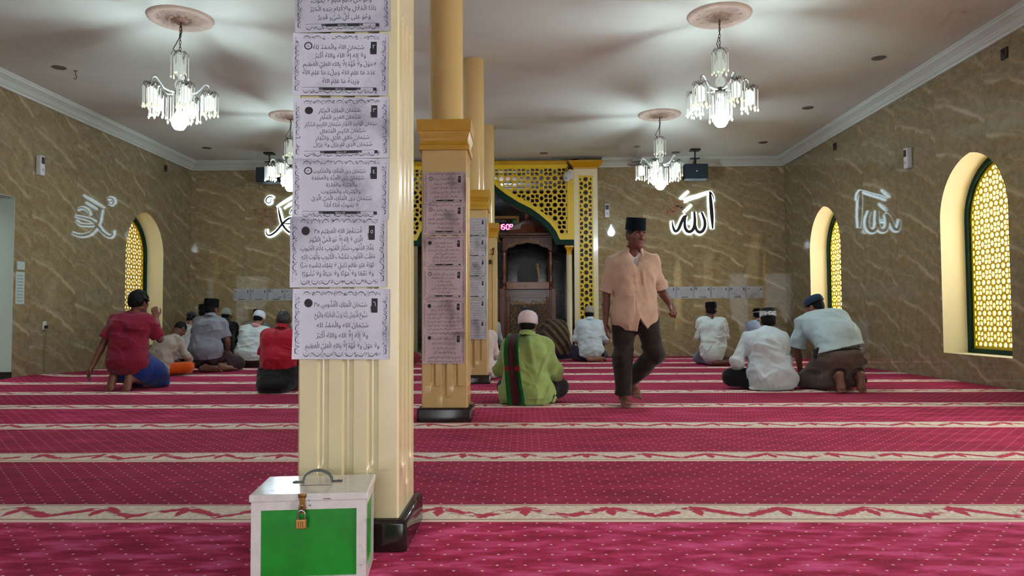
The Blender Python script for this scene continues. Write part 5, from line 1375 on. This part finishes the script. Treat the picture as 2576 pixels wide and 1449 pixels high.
    F.fold(lw.get('fold', .005), sp.get('seed', 1)+50, lw.get('dirs'), .1)
    for i, (a, b, c, t, s) in enumerate(LEGS):
        n = lw.get('leg', .93); n = n[i] if isinstance(n, tuple) else n
        if n > .5 and lw.get('open', True): q0 = lerp(J[b], J[c], n); q1 = unit(V3(J[c])-V3(J[b])); F.sub_end(q0, q1, .14, .085)
    for p_, n_ in lw.get('cuts', []): F.cut(p_, n_)
    F.build(lw.get('name', 'trousers'), lw['m'], root)
    # head wear
    Rm = Matrix((Vector(r), Vector(f), Vector(u))).transposed()
    hw = sp.get('cap')
    if sp.get('hair', True):
        F = Field(H-.19, H+.19, .0055); kind = sp.get('hair', 'short')
        if kind == 'shaggy':
            F.ell(H - f*.012 + u*.024, (.091, .109, .104), [r, f, u], .0); F.ell(H - f*.05 - u*.02, (.075, .06, .075), [r, f, u], .03)
            rd = random.Random(4)
            for q in range(150):
                a = rd.uniform(0, 2*PI); b = rd.uniform(-.5, 1.5); d = r*math.cos(a)*math.cos(b) + f*math.sin(a)*math.cos(b) + u*math.sin(b)
                p = H - f*.012 + u*.02 + d*.090; F.rc(p, p + d*.016 + u*rd.uniform(-.018, .004) + r*rd.uniform(-.012, .015), .012, .004, .012)
        else:
            F.ell(H - f*.009 + u*.013, (.0768, .0975, .0955), [r, f, u], .0); F.ell(H - f*.045 - u*.02, (.058, .048, .055), [r, f, u], .03)
        F.cut(H + f*(.058 if kind != 'shaggy' else .07) + u*.02, f*1. - u*.55); F.cut(H - u*(.036 if kind != 'shaggy' else .05), -u + f*.25)
        for s in (-1, 1): F.ell(H + r*s*.085 + f*.012 - u*.022, (.02, .03, .034), [r, f, u], 0, True)
        F.build('hair', greyhair() if kind == 'grey' else hairmat(), root)
    if hw:
        c0 = H + u*hw.get('z', .035) - f*.010
        if hw['t'] == 'peci':
            hh = hw.get('hh', .088); prof = [(.96, 0), (1.0, .002), (.985, hh*.5), (.955, hh-.006), (.93, hh-.001), (.86, hh), (0, hh-.004)]
        elif hw['t'] == 'low':
            hh = .078; prof = [(.97, 0), (1.0, .003), (1.01, .03), (.985, .052), (.90, .068), (.70, .080), (.35, .086), (0, .088)]
        else:
            prof = [(.96, -.03), (1.0, -.026), (1.02, .0), (1.0, .028), (.93, .055), (.78, .078), (.52, .094), (.25, .101), (0, .102)]
        rx, ry = hw.get('rx', .086), hw.get('ry', .105)
        tilt = Matrix.Rotation(hw.get('tilt', -.12), 3, 'X')
        mb = MB(); mb.lathe([(q, z) for q, z in prof], (0, 0, 0), 32, rx, ry)
        for v in range(len(mb.v)): mb.v[v] = tuple(Rm @ (tilt @ Vector(mb.v[v])) + Vector(c0))
        co = mb.build('cap', hw['m'], root, smooth=50)
        if hw.get('band'):
            mb = MB(); q0, q1 = hw['band'][1:]; mb.lathe([(1.012, q0), (1.02, q0), (1.02, q1), (1.0, q1)], (0, 0, 0), 32, rx, ry)
            for v in range(len(mb.v)): mb.v[v] = tuple(Rm @ (tilt @ Vector(mb.v[v])) + Vector(c0))
            mb.build('cap_band', hw['band'][0], co, smooth=50)
    return root

# base poses: x right, y forward, z up (metres, figure of about 1.68 m)
def P_sit(lean=0., turn=0.):
    return dict(P=(0, 0, .125), S=(0, -.02+lean*.08, .30), C=(0, -.01+lean*.22, .455), N=(0, .02+lean*.42, .585), H=(0, .05+lean*.55, .72),
        sl=(-.170, .0+lean*.36, .535), sr=(.170, .0+lean*.36, .535), el=(-.225, .09+lean*.35, .30), er=(.225, .09+lean*.35, .30), wl=(-.14, .30+lean*.28, .19), wr=(.14, .30+lean*.28, .19),
        hd=((.5, .7, -.3), (-.5, .7, -.3)), hn=((0, 0, -1), (0, 0, -1)),
        hl=(-.09, .03, .115), hr=(.09, .03, .115), kl=(-.32, .27, .12), kr=(.32, .27, .12), al=(.06, .34, .065), ar=(-.06, .25, .07), tl=(.22, .40, .045), tr=(-.22, .32, .05), fu=((0, -.2, 1), (0, -.2, 1)))
def P_kneel(lean=0.):
    return dict(P=(0, -.10, .235), S=(0, -.10+lean*.06, .40), C=(0, -.07+lean*.2, .555), N=(0, -.02+lean*.4, .69), H=(0, .01+lean*.52, .825),
        sl=(-.172, -.03+lean*.34, .638), sr=(.172, -.03+lean*.34, .638), el=(-.222, .04+lean*.35, .40), er=(.222, .04+lean*.35, .40), wl=(-.15, .20, .27), wr=(.15, .20, .27),
        hd=((.2, .9, -.3), (-.2, .9, -.3)), hn=((0, 0, -1), (0, 0, -1)),
        hl=(-.09, -.07, .22), hr=(.09, -.07, .22), kl=(-.14, .30, .085), kr=(.14, .30, .085), al=(-.10, -.15, .075), ar=(.10, -.15, .075), tl=(-.06, -.36, .045), tr=(.06, -.36, .045), fu=((0, 0, -1), (0, 0, -1)))
# ------------------------------------------------------------------ the people in the hall
U = dict
def J_(base, **k): d = dict(base); d.update(k); return d
c_white = cloth('white_cotton', (204, 214, 210)); c_white2 = cloth('cool_white_cotton', (202, 216, 220)); c_offw = cloth('grey_white_cotton', (176, 180, 176))
c_black = cloth('black_cloth', (18, 18, 22)); c_peci = mat('black_velvet', (5, 5, 7), .8, spec=.15); c_navy = cloth('navy_cloth', (26, 26, 62))
c_brown = cloth('dark_brown_cloth', (44, 28, 28)); c_kufi = cloth('white_knit', (212, 214, 222), .9); c_grey = cloth('pale_grey_knit', (158, 162, 152), .9)

# P1: young man in maroon, half risen on tucked toes
J1 = U(P=(0, -.08, .33), S=(0, -.08, .50), C=(.0, -.06, .665), N=(.02, -.01, .81), H=(.05, .02, .945), sl=(-.162, -.04, .755), sr=(.172, -.01, .75), el=(-.25, -.12, .51), er=(.235, .12, .53), wl=(-.32, -.20, .26), wr=(.13, .22, .77),
       hd=((-.25, -.25, -1), (-.25, .0, 1)), hn=((1, .2, 0), (-.3, .8, 0)), curl=(.3, .8), hl=(-.09, -.05, .31), hr=(.09, -.05, .31), kl=(-.12, .28, .085), kr=(.13, .29, .085), al=(-.09, -.19, .12), ar=(.09, -.19, .12), tl=(-.09, -.25, .0), tr=(.09, -.25, .0), fu=((0, 1, .25), (0, 1, .25)), face=(.30, .95, -.08))
person((-4.40, 8.22, 0), -.06, 1.04, J1, 'kneeling young man in a maroon T-shirt and blue shorts, hand at his face, left', U(seed=11, hair='shaggy', skin=(118, 72, 54),
    shirt=U(m=cloth('maroon_cotton', (126, 18, 46)), g=.026, sleeve=.86, sw=.076, cuts=[((0, 0, .20), (0, .25, -1))], flare=[((0, -.10, .29), (.205, .17, .14))], fold=.006),
    lower=U(m=cloth('blue_shorts', (12, 44, 118)), leg=.5, g=.040, name='shorts', rise=.4, fill=[((.07, .14, .17), (.17, .20, .13)), ((0, -.06, .2), (.19, .13, .12))], cuts=[((0, -.16, .1), (0, -1, .1))])))
# P2: boy in beige, head bowed
J2 = J_(P_sit(.62), face=(.1, .75, -.75), up=(0, .8, .6))
person((-5.02, 10.05, 0), -.45, .90, J2, 'small boy with bowed cropped head, beige shirt and orange trousers', U(seed=12, hair='short', skin=(112, 72, 54),
    shirt=U(m=cloth('beige_cotton', (170, 160, 146)), g=.034, sleeve=1.75, sw=.07, flare=[((0, -.03, .13), (.20, .18, .14))], fold=.008),
    lower=U(m=cloth('orange_trousers', (214, 84, 14)), g=.02, fill=[])))
# P3: white shirt, dark ribbed cap
person((-5.52, 11.95, 0), 0., .94, J_(P_kneel(.35), face=(0, .9, -.4)), 'man in a white shirt and dark ribbed cap, head bent, third row left', U(seed=13,
    shirt=U(m=c_offw, g=.03, sleeve=1.8, flare=[((0, -.12, .28), (.20, .17, .15))], cuts=[((0, 0, .15), (0, 0, -1))], fold=.009), lower=U(m=c_brown, name='sarong', fill=[((0, .02, .12), (.22, .26, .11))]),
    cap=U(t='low', m=cloth('ribbed_cap', (44, 44, 50), pattern='rings'))))
# P4: grey T-shirt, black peci
J4 = J_(P_kneel(.1), al=(.06, -.22, .065), tl=(.30, -.26, .045), ar=(.20, -.10, .07), tr=(.38, -.02, .05), kr=(.26, .26, .09), fu=((0, .8, .5), (0, 0, 1)), er=(.245, .0, .40), wr=(.20, .10, .25), face=(.35, .92, .05))
person((-4.72, 10.98, 0), -.05, 1.13, J4, 'man in a grey T-shirt and tall black cap seated sideways on his heels', U(seed=14, skin=(116, 76, 60),
    shirt=U(m=cloth('grey_cotton', (128, 130, 140)), g=.022, sleeve=.82, sw=.07, cuts=[((0, 0, .225), (0, .3, -1))], flare=[((0, -.11, .29), (.215, .20, .15))], fold=.007, dirs=[(.1, .3, 1), (-.2, .2, 1), (.9, .2, .5)], collar=True),
    lower=U(m=cloth('maroon_sarong', (48, 26, 34)), name='sarong', g=.026, rise=.2, leg=(.9, .72), fill=[((0, .0, .13), (.20, .22, .12))]), cap=U(t='peci', m=c_peci, hh=.10)))
mb = MB(); mb.add([(.0, 0, 0), (.07, .01, -.01), (.06, .02, -.07), (-.005, .01, -.055)], [(0, 1, 2, 3)]); mb.add([(.0, .004, 0), (.07, .014, -.01), (.06, .024, -.07), (-.005, .014, -.055)], [(3, 2, 1, 0)])
o = mb.build('cloth_tail', c_white); o.parent = COL.objects['person.003']; o.location = (.165, -.14, .28)
# P4b: dark clothes behind
person((-5.71, 12.95, 0), 0., 1.09, P_kneel(.15), 'man in dark olive clothes and black cap, mostly behind the man in grey', U(seed=15, shirt=U(m=cloth('dark_olive', (46, 44, 36)), sleeve=.9, cuts=[((0, 0, .16), (0, 0, -1))]), lower=U(m=c_black), cap=U(t='peci', m=c_peci)))
# P5: white cap, black jacket
person((-5.70, 13.95, 0), 0., 1.03, J_(P_kneel(.12), face=(.25, .95, 0)), 'man in a black jacket with green collar and pale knitted cap', U(seed=16, shirt=U(m=cloth('black_jacket', (20, 24, 24)), g=.028, sleeve=1.9, cuts=[((0, 0, .12), (0, 0, -1))], collar=True, cm=cloth('green_collar', (34, 66, 50))), lower=U(m=c_black), cap=U(t='kufi', m=c_grey)))
# P6: white shirt, keffiyeh, white cap, bending
J6 = J_(P_sit(.42), face=(.15, .9, -.35))
p6 = person((-4.43, 11.90, 0), -.05, 1.08, J6, 'bent man in a white shirt, white cap and red-checked scarf, dark sarong', U(seed=17, skin=(140, 96, 78),
    shirt=U(m=c_white, g=.034, sleeve=1.8, sw=.074, wide=1.08, flare=[((0, -.03, .20), (.215, .175, .14))], cuts=[((0, 0, .115), (0, .1, -1))], fold=.010, dirs=[(.12, .5, 1), (-.18, .4, 1), (.3, .3, 1)]),
    lower=U(m=cloth('dark_sarong', (38, 34, 26)), name='sarong', g=.03, fill=[((0, .10, .09), (.27, .24, .11))]), cap=U(t='kufi', m=c_kufi, z=.03)))
def scarf_ring(par, J, m, name='scarf', r=.085, w=.02, dz=-.012):
    nd = unit(V3(J['H'])-V3(J['N'])); f = unit(J.get('face', (0, 1, 0))); x = unit(np.cross(nd, f)); y = np.cross(x, nd)
    mb = MB(); mb.tube([V3(J['N']) + nd*(dz + .012*math.sin(3*a)) + x*math.cos(a)*r + y*math.sin(a)*r*.95 for a in np.linspace(0, 2*PI, 28)[:-1]], w, 8, closed=True)
    return mb.build(name, m, par, smooth=60)
sc6 = scarf_ring(p6, J6, cloth('red_checked_scarf', (190, 110, 110), pattern='keffiyeh'), r=.088, w=.028)
# P6b
person((-5.03, 13.80, 0), 0., 1.0, P_kneel(.05), 'man with a black cap in the front row, just above the white-capped man', U(seed=18, shirt=U(m=cloth('slate_shirt', (120, 128, 132)), sleeve=1.8, cuts=[((0, 0, .12), (0, 0, -1))]), lower=U(m=c_black), cap=U(t='peci', m=c_peci)))
# P7: red polo
J7 = J_(P_kneel(.18), face=(-.15, .98, -.1))
person((-2.67, 8.04, 0), .02, .94, J7, 'grey-haired man in a red polo shirt and black trousers beside the near pillar', U(seed=19, hair='grey', skin=(104, 66, 54),
    shirt=U(m=cloth('red_polo', (176, 22, 46)), g=.026, sleeve=.95, sw=.076, collar=True, cuts=[((0, 0, .285), (0, .15, -1))], flare=[((0, -.11, .36), (.20, .17, .13))], fold=.008, dirs=[(1, .2, .15), (.9, .3, -.2), (.5, .3, 1)]),
    lower=U(m=c_black, g=.04, fill=[((0, -.12, .13), (.22, .21, .14)), ((0, -.27, .065), (.19, .15, .095))], open=False, leg=1.)))
# P7b
person((-3.86, 12.95, 0), 0., 1.06, P_kneel(.05), 'man in white with a white cap, peeping out left of the near pillar', U(seed=20, shirt=U(m=c_white2, sleeve=1.8, cuts=[((0, 0, .1), (0, 0, -1))]), lower=U(m=c_brown), cap=U(t='kufi', m=c_kufi)))
# P8: sliver between the first two pillars
J8 = J_(P_sit(.5), ar=(.20, -.08, .055), tr=(.34, -.16, .04), kr=(.34, .22, .11), fu=((0, -.2, 1), (0, 0, 1)))
person((-2.16, 12.30, 0), .1, .9, J8, 'bent man in dark brown with a red sarong, between the two nearest pillars', U(seed=21, shirt=U(m=cloth('umber_jacket', (58, 46, 36)), g=.03, sleeve=1.9), lower=U(m=cloth('red_sarong', (150, 24, 38)), name='sarong', g=.04, leg=(.9, .7), fill=[((.14, .08, .12), (.25, .24, .13))]), cap=U(t='peci', m=c_peci)))
# P9 / P9b behind the third pillar
person((-.60, 9.46, 0), 0., 1.02, P_sit(.2), 'man in a long white robe sitting behind the third pillar', U(seed=22, shirt=U(m=cloth('warm_white', (214, 200, 196)), g=.03, sleeve=1.9, flare=[((0, -.02, .12), (.23, .19, .15))]), lower=U(m=c_white, name='sarong', fill=[((0, .1, .08), (.3, .26, .12))])))
person((-.65, 12.72, 0), 0., 1.02, P_kneel(.1), 'man in a pale blue shirt kneeling behind the fourth pillar', U(seed=23, shirt=U(m=cloth('powder_blue', (160, 176, 186)), sleeve=1.8, cuts=[((0, 0, .1), (0, 0, -1))]), lower=U(m=c_black), cap=U(t='kufi', m=c_grey)))
# P10: green shirt with scarf
J10 = J_(P_sit(.12), face=(.05, 1, -.05), er=(.245, .06, .30), wr=(.22, .26, .17), kr=(.27, .26, .13), kl=(-.25, .27, .12), el=(-.24, .05, .30))
p10 = person((.015, 6.74, 0), -.20, 1.0, J10, 'man in lime green shirt and white cap, green and maroon scarf down his back', U(seed=24, skin=(112, 72, 56),
    shirt=U(m=cloth('lime_linen', (152, 174, 102)), g=.034, sleeve=1.55, sw=.074, wide=.95, flare=[((0, -.03, .11), (.225, .185, .17)), ((.10, .02, .10), (.15, .16, .12))], fold=.010, lam=.11, dirs=[(1, .2, .35), (.8, .2, -.5), (.4, .2, 1)], collar=True),
    lower=U(m=cloth('aubergine_sarong', (48, 30, 40)), name='sarong', g=.02, leg=.95), cap=U(t='kufi', m=cloth('pinkish_kufi', (226, 208, 214), .95), z=.028, rx=.092, ry=.108), hair='short'))
def back_scarf(par):
    path = [(-.10, .16, .40, .050), (-.10, .145, .50, .052), (-.10, .09, .595, .055), (-.10, .01, .635, .058), (-.10, -.09, .615, .062), (-.10, -.165, .55, .066), (-.095, -.195, .45, .068), (-.085, -.205, .33, .070), (-.07, -.215, .20, .074), (-.055, -.222, .10, .078), (-.045, -.226, .012, .080)]
    mb = MB(); cols = []
    cr = [-1, -.72, -.45, .0, .30, .42, .72, 1]
    vs = []
    # resample
    Q = []
    for i in range(len(path)-1):
        p0, p1, p2, p3 = [V3(path[max(0, min(len(path)-1, j))]) for j in (i-1, i, i+1, i+2)]
        for j in range(6):
            t = j/6; Q.append(.5*((2*p1)+(p2-p0)*t+(2*p0-5*p1+4*p2-p3)*t*t+(-p0+3*p1-3*p2+p3)*t**3))
    Q.append(V3(path[-1]))
    nc = len(cr)
    for side in (0, 1):
        for i, q in enumerate(Q):
            for c in cr:
                bulge = .010*math.sin(c*5+i*.08)
                a = Q[max(0, i-1)]; b = Q[min(len(Q)-1, i+1)]; n = unit(np.cross((1, 0, 0), (b-a)[:3]))
                p = q[:3] + np.array((c*q[3], 0, 0)) - n*(bulge*.6 - .004*side + .012*c*c*0)
                vs.append(tuple(p))
    L = len(Q)
    mi = [0, 0, 1, 1, 1, 2, 0]
    for i in range(L-1):
        for c in range(nc-1):
            z = Q[i][2]; m_ = mi[c]
            if .315 < z < .365 and i > L/2: m_ = 1 if c in (2, 3) else 3
            f = (i*nc+c, i*nc+c+1, (i+1)*nc+c+1, (i+1)*nc+c)
            mb.f.append(list(f)); mb.mi.append(m_)
            o = L*nc; mb.f.append([k+o for k in reversed(f)]); mb.mi.append(m_)
    o = L*nc
    for i in range(L-1):
        for c in (0, nc-1): mb.f.append([i*nc+c, (i+1)*nc+c, (i+1)*nc+c+o, i*nc+c+o]); mb.mi.append(0)
    mb.v = vs
    ob = mb.build('scarf', [cloth('scarf_green', (8, 92, 34)), cloth('scarf_maroon', (66, 20, 26)), cloth('scarf_darkgreen', (16, 56, 28)), cloth('scarf_red', (140, 28, 24))], par, smooth=60)
back_scarf(p10)
# P11: striped batik, bent low
J11 = J_(P_sit(0), P=(0, 0, .14), S=(0, .03, .36), C=(0, .20, .50), N=(.0, .38, .50), H=(.0, .50, .40), sl=(-.18, .30, .44), sr=(.18, .30, .44), el=(-.25, .38, .2), er=(.25, .38, .2), wl=(-.12, .5, .08), wr=(.12, .5, .08), face=(0, .5, -.85), up=(0, .85, .5))
person((.60, 13.86, 0), .08, 1.12, J11, 'man bent low in a brown striped batik shirt before the pulpit', U(seed=25, shirt=U(m=cloth('batik', (58, 36, 26), pattern='stripes'), g=.036, k=.09, sleeve=1.8, sw=.08, flare=[((0, -.02, .20), (.23, .2, .2)), ((0, .08, .38), (.23, .2, .19))], cuts=[((0, 0, .07), (0, .1, -1))], fold=.005),
    lower=U(m=c_navy, name='sarong', g=.03, fill=[((0, .05, .06), (.25, .22, .09))]), cap=U(t='kufi', m=c_grey)))
# P12: white shirt, beige cap
J12 = J_(P_kneel(.08), al=(.0, -.24, .06), tl=(.20, -.27, .045), ar=(.14, -.18, .07), tr=(.26, -.24, .05), kr=(.22, .24, .09), kl=(-.22, .24, .09), fu=((0, .8, .5), (0, .5, .8)), face=(.2, .97, -.05), el=(-.25, .0, .40), er=(.26, .02, .40), wr=(.27, .10, .34))
person((1.165, 13.10, 0), -.03, 1.02, J12, 'man in a white shirt, beige skullcap and navy sarong at the lattice pilaster', U(seed=26, skin=(150, 100, 82),
    shirt=U(m=c_white2, g=.030, sleeve=1.85, sw=.07, flare=[((.02, -.13, .19), (.20, .17, .16))], cuts=[((0, 0, .05), (.15, 0, -1))], fold=.009, dirs=[(.5, .2, 1), (-.4, .2, 1), (.2, .4, 1)], collar=True),
    lower=U(m=c_navy, name='sarong', g=.03, leg=.7, fill=[((0, .04, .11), (.26, .22, .11))]), cap=U(t='kufi', m=cloth('beige_kufi', (156, 146, 126), .9), z=.035)))
# P14: slim boy in white tunic
J14 = J_(P_kneel(.02), al=(.02, -.22, .06), tl=(.22, -.28, .045), ar=(.20, -.14, .075), tr=(.33, -.26, .05), fu=((0, .8, .5), (.3, .6, .7)), el=(-.21, .0, .42), er=(.215, .0, .42), wl=(-.13, .22, .40), wr=(.13, .22, .40), sl=(-.165, -.03, .65), sr=(.165, -.03, .65), hd=((.3, .8, .5), (-.3, .8, .5)), hn=((0, -.5, .8), (0, -.5, .8)))
person((3.04, 12.00, 0), -.05, 1.07, J14, 'slim boy in a white tunic and black cap, bare sole out to the right', U(seed=27, skin=(110, 68, 50),
    shirt=U(m=c_white, g=.020, sleeve=1.8, sw=.064, wide=.9, flare=[((.0, -.13, .17), (.175, .16, .17))], cuts=[((.14, 0, .0), (1, -.3, -.35))], fold=.009, dirs=[(.8, .2, .7), (-.6, .2, 1), (.2, .2, 1)]),
    lower=U(m=cloth('pale_denim', (120, 130, 150)), g=.012, leg=.75), cap=U(t='peci', m=c_peci, hh=.082)))
# P15: pale blue shirt behind
J15 = J_(P_kneel(.1), face=(.2, .97, 0))
p15 = person((4.32, 13.62, 0), .05, .98, J15, 'man in a lavender blue shirt and black cap in front of the right marble wall', U(seed=28, skin=(140, 98, 80), shirt=U(m=cloth('lavender_cotton', (158, 170, 194)), g=.026, sleeve=1.8, cuts=[((0, 0, .1), (0, 0, -1))]), lower=U(m=c_navy), cap=U(t='low', m=c_peci, band=(c_kufi, .0, .010))))
scarf_ring(p15, J15, cloth('emerald_scarf', (16, 128, 84)), r=.08, w=.018)
# P16: white shirt, patterned cap
J16 = J_(P_sit(.22), N=(.045, .11, .585), H=(.085, .165, .715), face=(.28, .95, .02), el=(-.30, .08, .30), wl=(-.22, .32, .17), kl=(-.32, .20, .12), al=(-.02, .32, .06), er=(.25, .12, .30))
person((2.61, 7.93, 0), .14, 1.03, J16, 'man in a loose white shirt and black-and-white patterned cap sitting cross-legged', U(seed=29, skin=(150, 104, 88),
    shirt=U(m=c_white2, g=.032, sleeve=1.8, sw=.074, wide=1.05, flare=[((0.03, -.03, .12), (.235, .185, .16))], fold=.010, lam=.10, dirs=[(.7, .2, .7), (.5, .2, 1), (-.7, .3, .6)]),
    lower=U(m=c_black, g=.024), cap=U(t='peci', m=cloth('woven_black_cap', (12, 13, 16), pattern='checks', c2=.815), hh=.085, tilt=-.25)))
# P17: pale blue T-shirt, leaning
J17 = U(P=(0, -.10, .36), S=(-.01, .02, .52), C=(-.03, .20, .66), N=(-.03, .37, .755), H=(-.03, .45, .845), sl=(-.215, .29, .67), sr=(.15, .33, .70), el=(-.27, .34, .40), er=(.22, .44, .44), wl=(-.20, .44, .17), wr=(.16, .54, .16),
        hd=((.2, .3, -1), (0, .3, -1)), hn=((.6, .4, 0), (-.6, .4, 0)), hl=(-.10, -.07, .34), hr=(.10, -.07, .34), kl=(-.19, .27, .085), kr=(.17, .30, .085), al=(-.10, -.22, .15), ar=(.10, -.22, .15), tl=(-.10, -.27, .0), tr=(.10, -.27, .0), fu=((0, 1, .2), (0, 1, .2)), face=(-.62, .75, -.35))
p17 = person((3.31, 7.84, 0), .04, 1.05, J17, 'heavy man in a pale blue T-shirt kneeling and leaning forward, bare soles showing', U(seed=30, skin=(122, 80, 64), h=.0075,
    shirt=U(m=cloth('ice_blue_cotton', (184, 206, 208)), g=.040, k=.07, sleeve=.95, sw=.082, wide=1.15, flare=[((0.02, .06, .56), (.22, .20, .15))], cuts=[((0, -.22, .442), (.22, -.15, -1))], fold=.007, lam=.10, dirs=[(.8, .5, .6), (.6, .3, 1), (1, .2, .2)]),
    lower=U(m=cloth('khaki_trousers', (98, 84, 74)), g=.040, rise=.45, leg=.90, hemr=.075, fill=[((0, -.08, .295), (.21, .165, .165))], fold=.007), cap=U(t='low', m=cloth('navy_skullcap', (30, 52, 78)), z=.03, rx=.09, ry=.108, band=(cloth('navy_cap_band', (22, 34, 54)), .0, .022))))
lo, hi = bounds(J17); F = Field(lo, hi, .0075)
for s in (-1, 1): F.rc(V3(J17['P']) + V3((s*.07, 0, 0)), lerp(J17['P'], J17['S'], .45) + V3((s*.05, 0, 0)), .112+.034, .096+.034, .05)
F.ell((0, -.08, .29), (.219, .174, .174), None, .08)
F.cut((0, -.22, .436), (0, .0, 1)); F.cut((0, -.22, .396), (0, .0, -1)); F.cut((0, .02, 0), (0, 1, 0)); F.build('belt', mat('black_leather', (16, 16, 20), .4), p17)
mb = MB(); mb.box((-.035, -.03, -.05), (.035, .02, .045), bev=.01); mb.box((-.02, -.035, .03), (.02, -.02, .06), bev=.005); o = mb.build('belt_pouch', M_black, p17, smooth=40); o.location = (-.235, -.06, .375)
# P13: the walking man
J13 = U(P=(0, 0, .84), S=(0, .0, .99), C=(0, .005, 1.16), N=(0, -.005, 1.355), H=(-.015, .045, 1.515), sl=(-.172, -.01, 1.285), sr=(.170, -.01, 1.28), el=(-.26, -.10, 1.035), er=(.245, -.03, .99), wl=(-.315, .06, .885), wr=(.262, .03, .745),
        hd=((-.1, .75, -.6), (.0, .1, -1)), hn=((.4, -.4, -.8), (-1, .2, 0)), curl=(1.15, .35), hl=(-.095, 0, .80), hr=(.095, 0, .80), kr=(.112, .05, .425), ar=(.098, -.02, .085), tr=(.108, .205, .022), kl=(-.155, .12, .455), al=(-.02, -.26, .215), tl=(-.055, -.15, .045), fu=((0, .8, .35), (0, 0, 1)), face=(-.34, .93, -.10))
p13 = person((.985, 6.60, 0), PI+.05, 1.0, J13, 'barefoot man walking in a beige shirt, dark trousers and tall black cap', U(seed=31, skin=(112, 66, 54), h=.0062,
    shirt=U(m=cloth('beige_shirt', (200, 170, 150)), g=.026, sleeve=.86, sw=.074, wide=.98, flare=[((0, .0, .76), (.210, .168, .19))], collar=True, vneck=(-.004, 1.225, .46, .02), cgap=.80, cflap=.042, fold=.007, lam=.10, dirs=[(1, .2, .25), (.9, .2, -.3), (.5, .2, 1)],
            cuts=[((0, 0, .655), (.10, 0, -1))], wedge=[(-.015, .775, .75, .12, .03)], sub=[((-.008, .158, 1.25), (-.012, .175, .84), .007, .007)],
            cuff=[('rolled_cuff', 0, .80, .92, .078), ('rolled_cuff', 1, .80, .92, .078)]),
    lower=U(m=cloth('charcoal_trousers', (40, 33, 29)), g=.020, leg=.97, hemr=.072, rise=.3, fold=.006, dirs=[(.9, .3, .3), (.6, .3, 1)]), cap=U(t='peci', m=mat('navy_velvet', (6, 16, 24), .8, spec=.15), z=.042, hh=.112, tilt=-.05)))
lo, hi = bounds(J13); F = Field(lo, hi, .007); torso(F, J13, .014); F.cut((0, 0, .73), (0, 0, -1)); F.sub_rc(V3(J13['N'])+V3((0, .02, .065)), V3(J13['N'])+V3((0, .08, .25)), .060, .12); F.build('undershirt', cloth('undershirt_white', (226, 216, 214)), p13)
mb = MB()
for i in range(5): mb.lathe([(.0, -.002), (.006, -.002), (.006, .001)], (.012, .158+.002*i, 1.17-.085*i), 10, rot=Matrix.Rotation(PI/2, 3, 'X'))
mb.build('button', mat('button_bone', (170, 140, 120), .4), p13)
# ------------------------------------------------------------------ light
W = bpy.data.worlds.new('world'); SC.world = W; W.use_nodes = True
nt = W.node_tree; nt.nodes.clear()
bg = nt.nodes.new('ShaderNodeBackground'); wo = nt.nodes.new('ShaderNodeOutputWorld'); nt.links.new(bg.outputs[0], wo.inputs[0])
bg.inputs[0].default_value = (.86, .95, 1., 1); bg.inputs[1].default_value = 1.9
def area(name, loc, direction, sx, sy_, power, col=(1, 1, 1)):
    l = bpy.data.lights.new(name, 'AREA'); l.shape = 'RECTANGLE'; l.size = sx; l.size_y = sy_; l.energy = power; l.color = col
    o = bpy.data.objects.new(name, l); COL.objects.link(o); o.location = loc
    o.rotation_euler = Vector(direction).to_track_quat('-Z', 'Z').to_euler(); return o
# daylight through the right-hand windows and the open doors behind the camera
for i, y in enumerate(R_WINS): area('window_light', (XR+.95, y, 1.9), (-1, 0, -.12), 1.7, 2.8, (170, 170, 1000, 1500)[i], (.95, .98, 1.))
area('window_light', (XL-1.2, 12.93, 1.9), (1, 0, -.1), 1.5, 2.6, 26, (1., .95, .8))
area('door_light', (-.3, YF-.3, 1.4), (0, 1, -.05), 2.8, 2.6, 80, (.93, .97, 1.))
l = bpy.data.lights.new('niche_tube', 'AREA'); l.shape = 'RECTANGLE'; l.size = 1.6; l.size_y = .2; l.energy = 9; l.color = (.85, .95, 1.)
o = bpy.data.objects.new('niche_tube', l); COL.objects.link(o); o.location = (-1.0, 15.6, 3.2); o.rotation_euler = (PI, 0, 0)

SC.view_settings.view_transform = 'Standard'; SC.view_settings.look = 'None'; SC.view_settings.exposure = 0.36; SC.view_settings.gamma = 1.0
SC.cycles.max_bounces = 5; SC.cycles.diffuse_bounces = 3; SC.cycles.glossy_bounces = 3; SC.cycles.transmission_bounces = 3; SC.cycles.transparent_max_bounces = 5
SC.cycles.use_adaptive_sampling = True; SC.cycles.adaptive_threshold = .08; SC.cycles.adaptive_min_samples = 10
SC.cycles.sample_clamp_indirect = 3.0; SC.cycles.caustics_reflective = False; SC.cycles.caustics_refractive = False
SC.cycles.use_denoising = True
try: SC.cycles.denoiser = 'OPENIMAGEDENOISE'
except Exception: pass
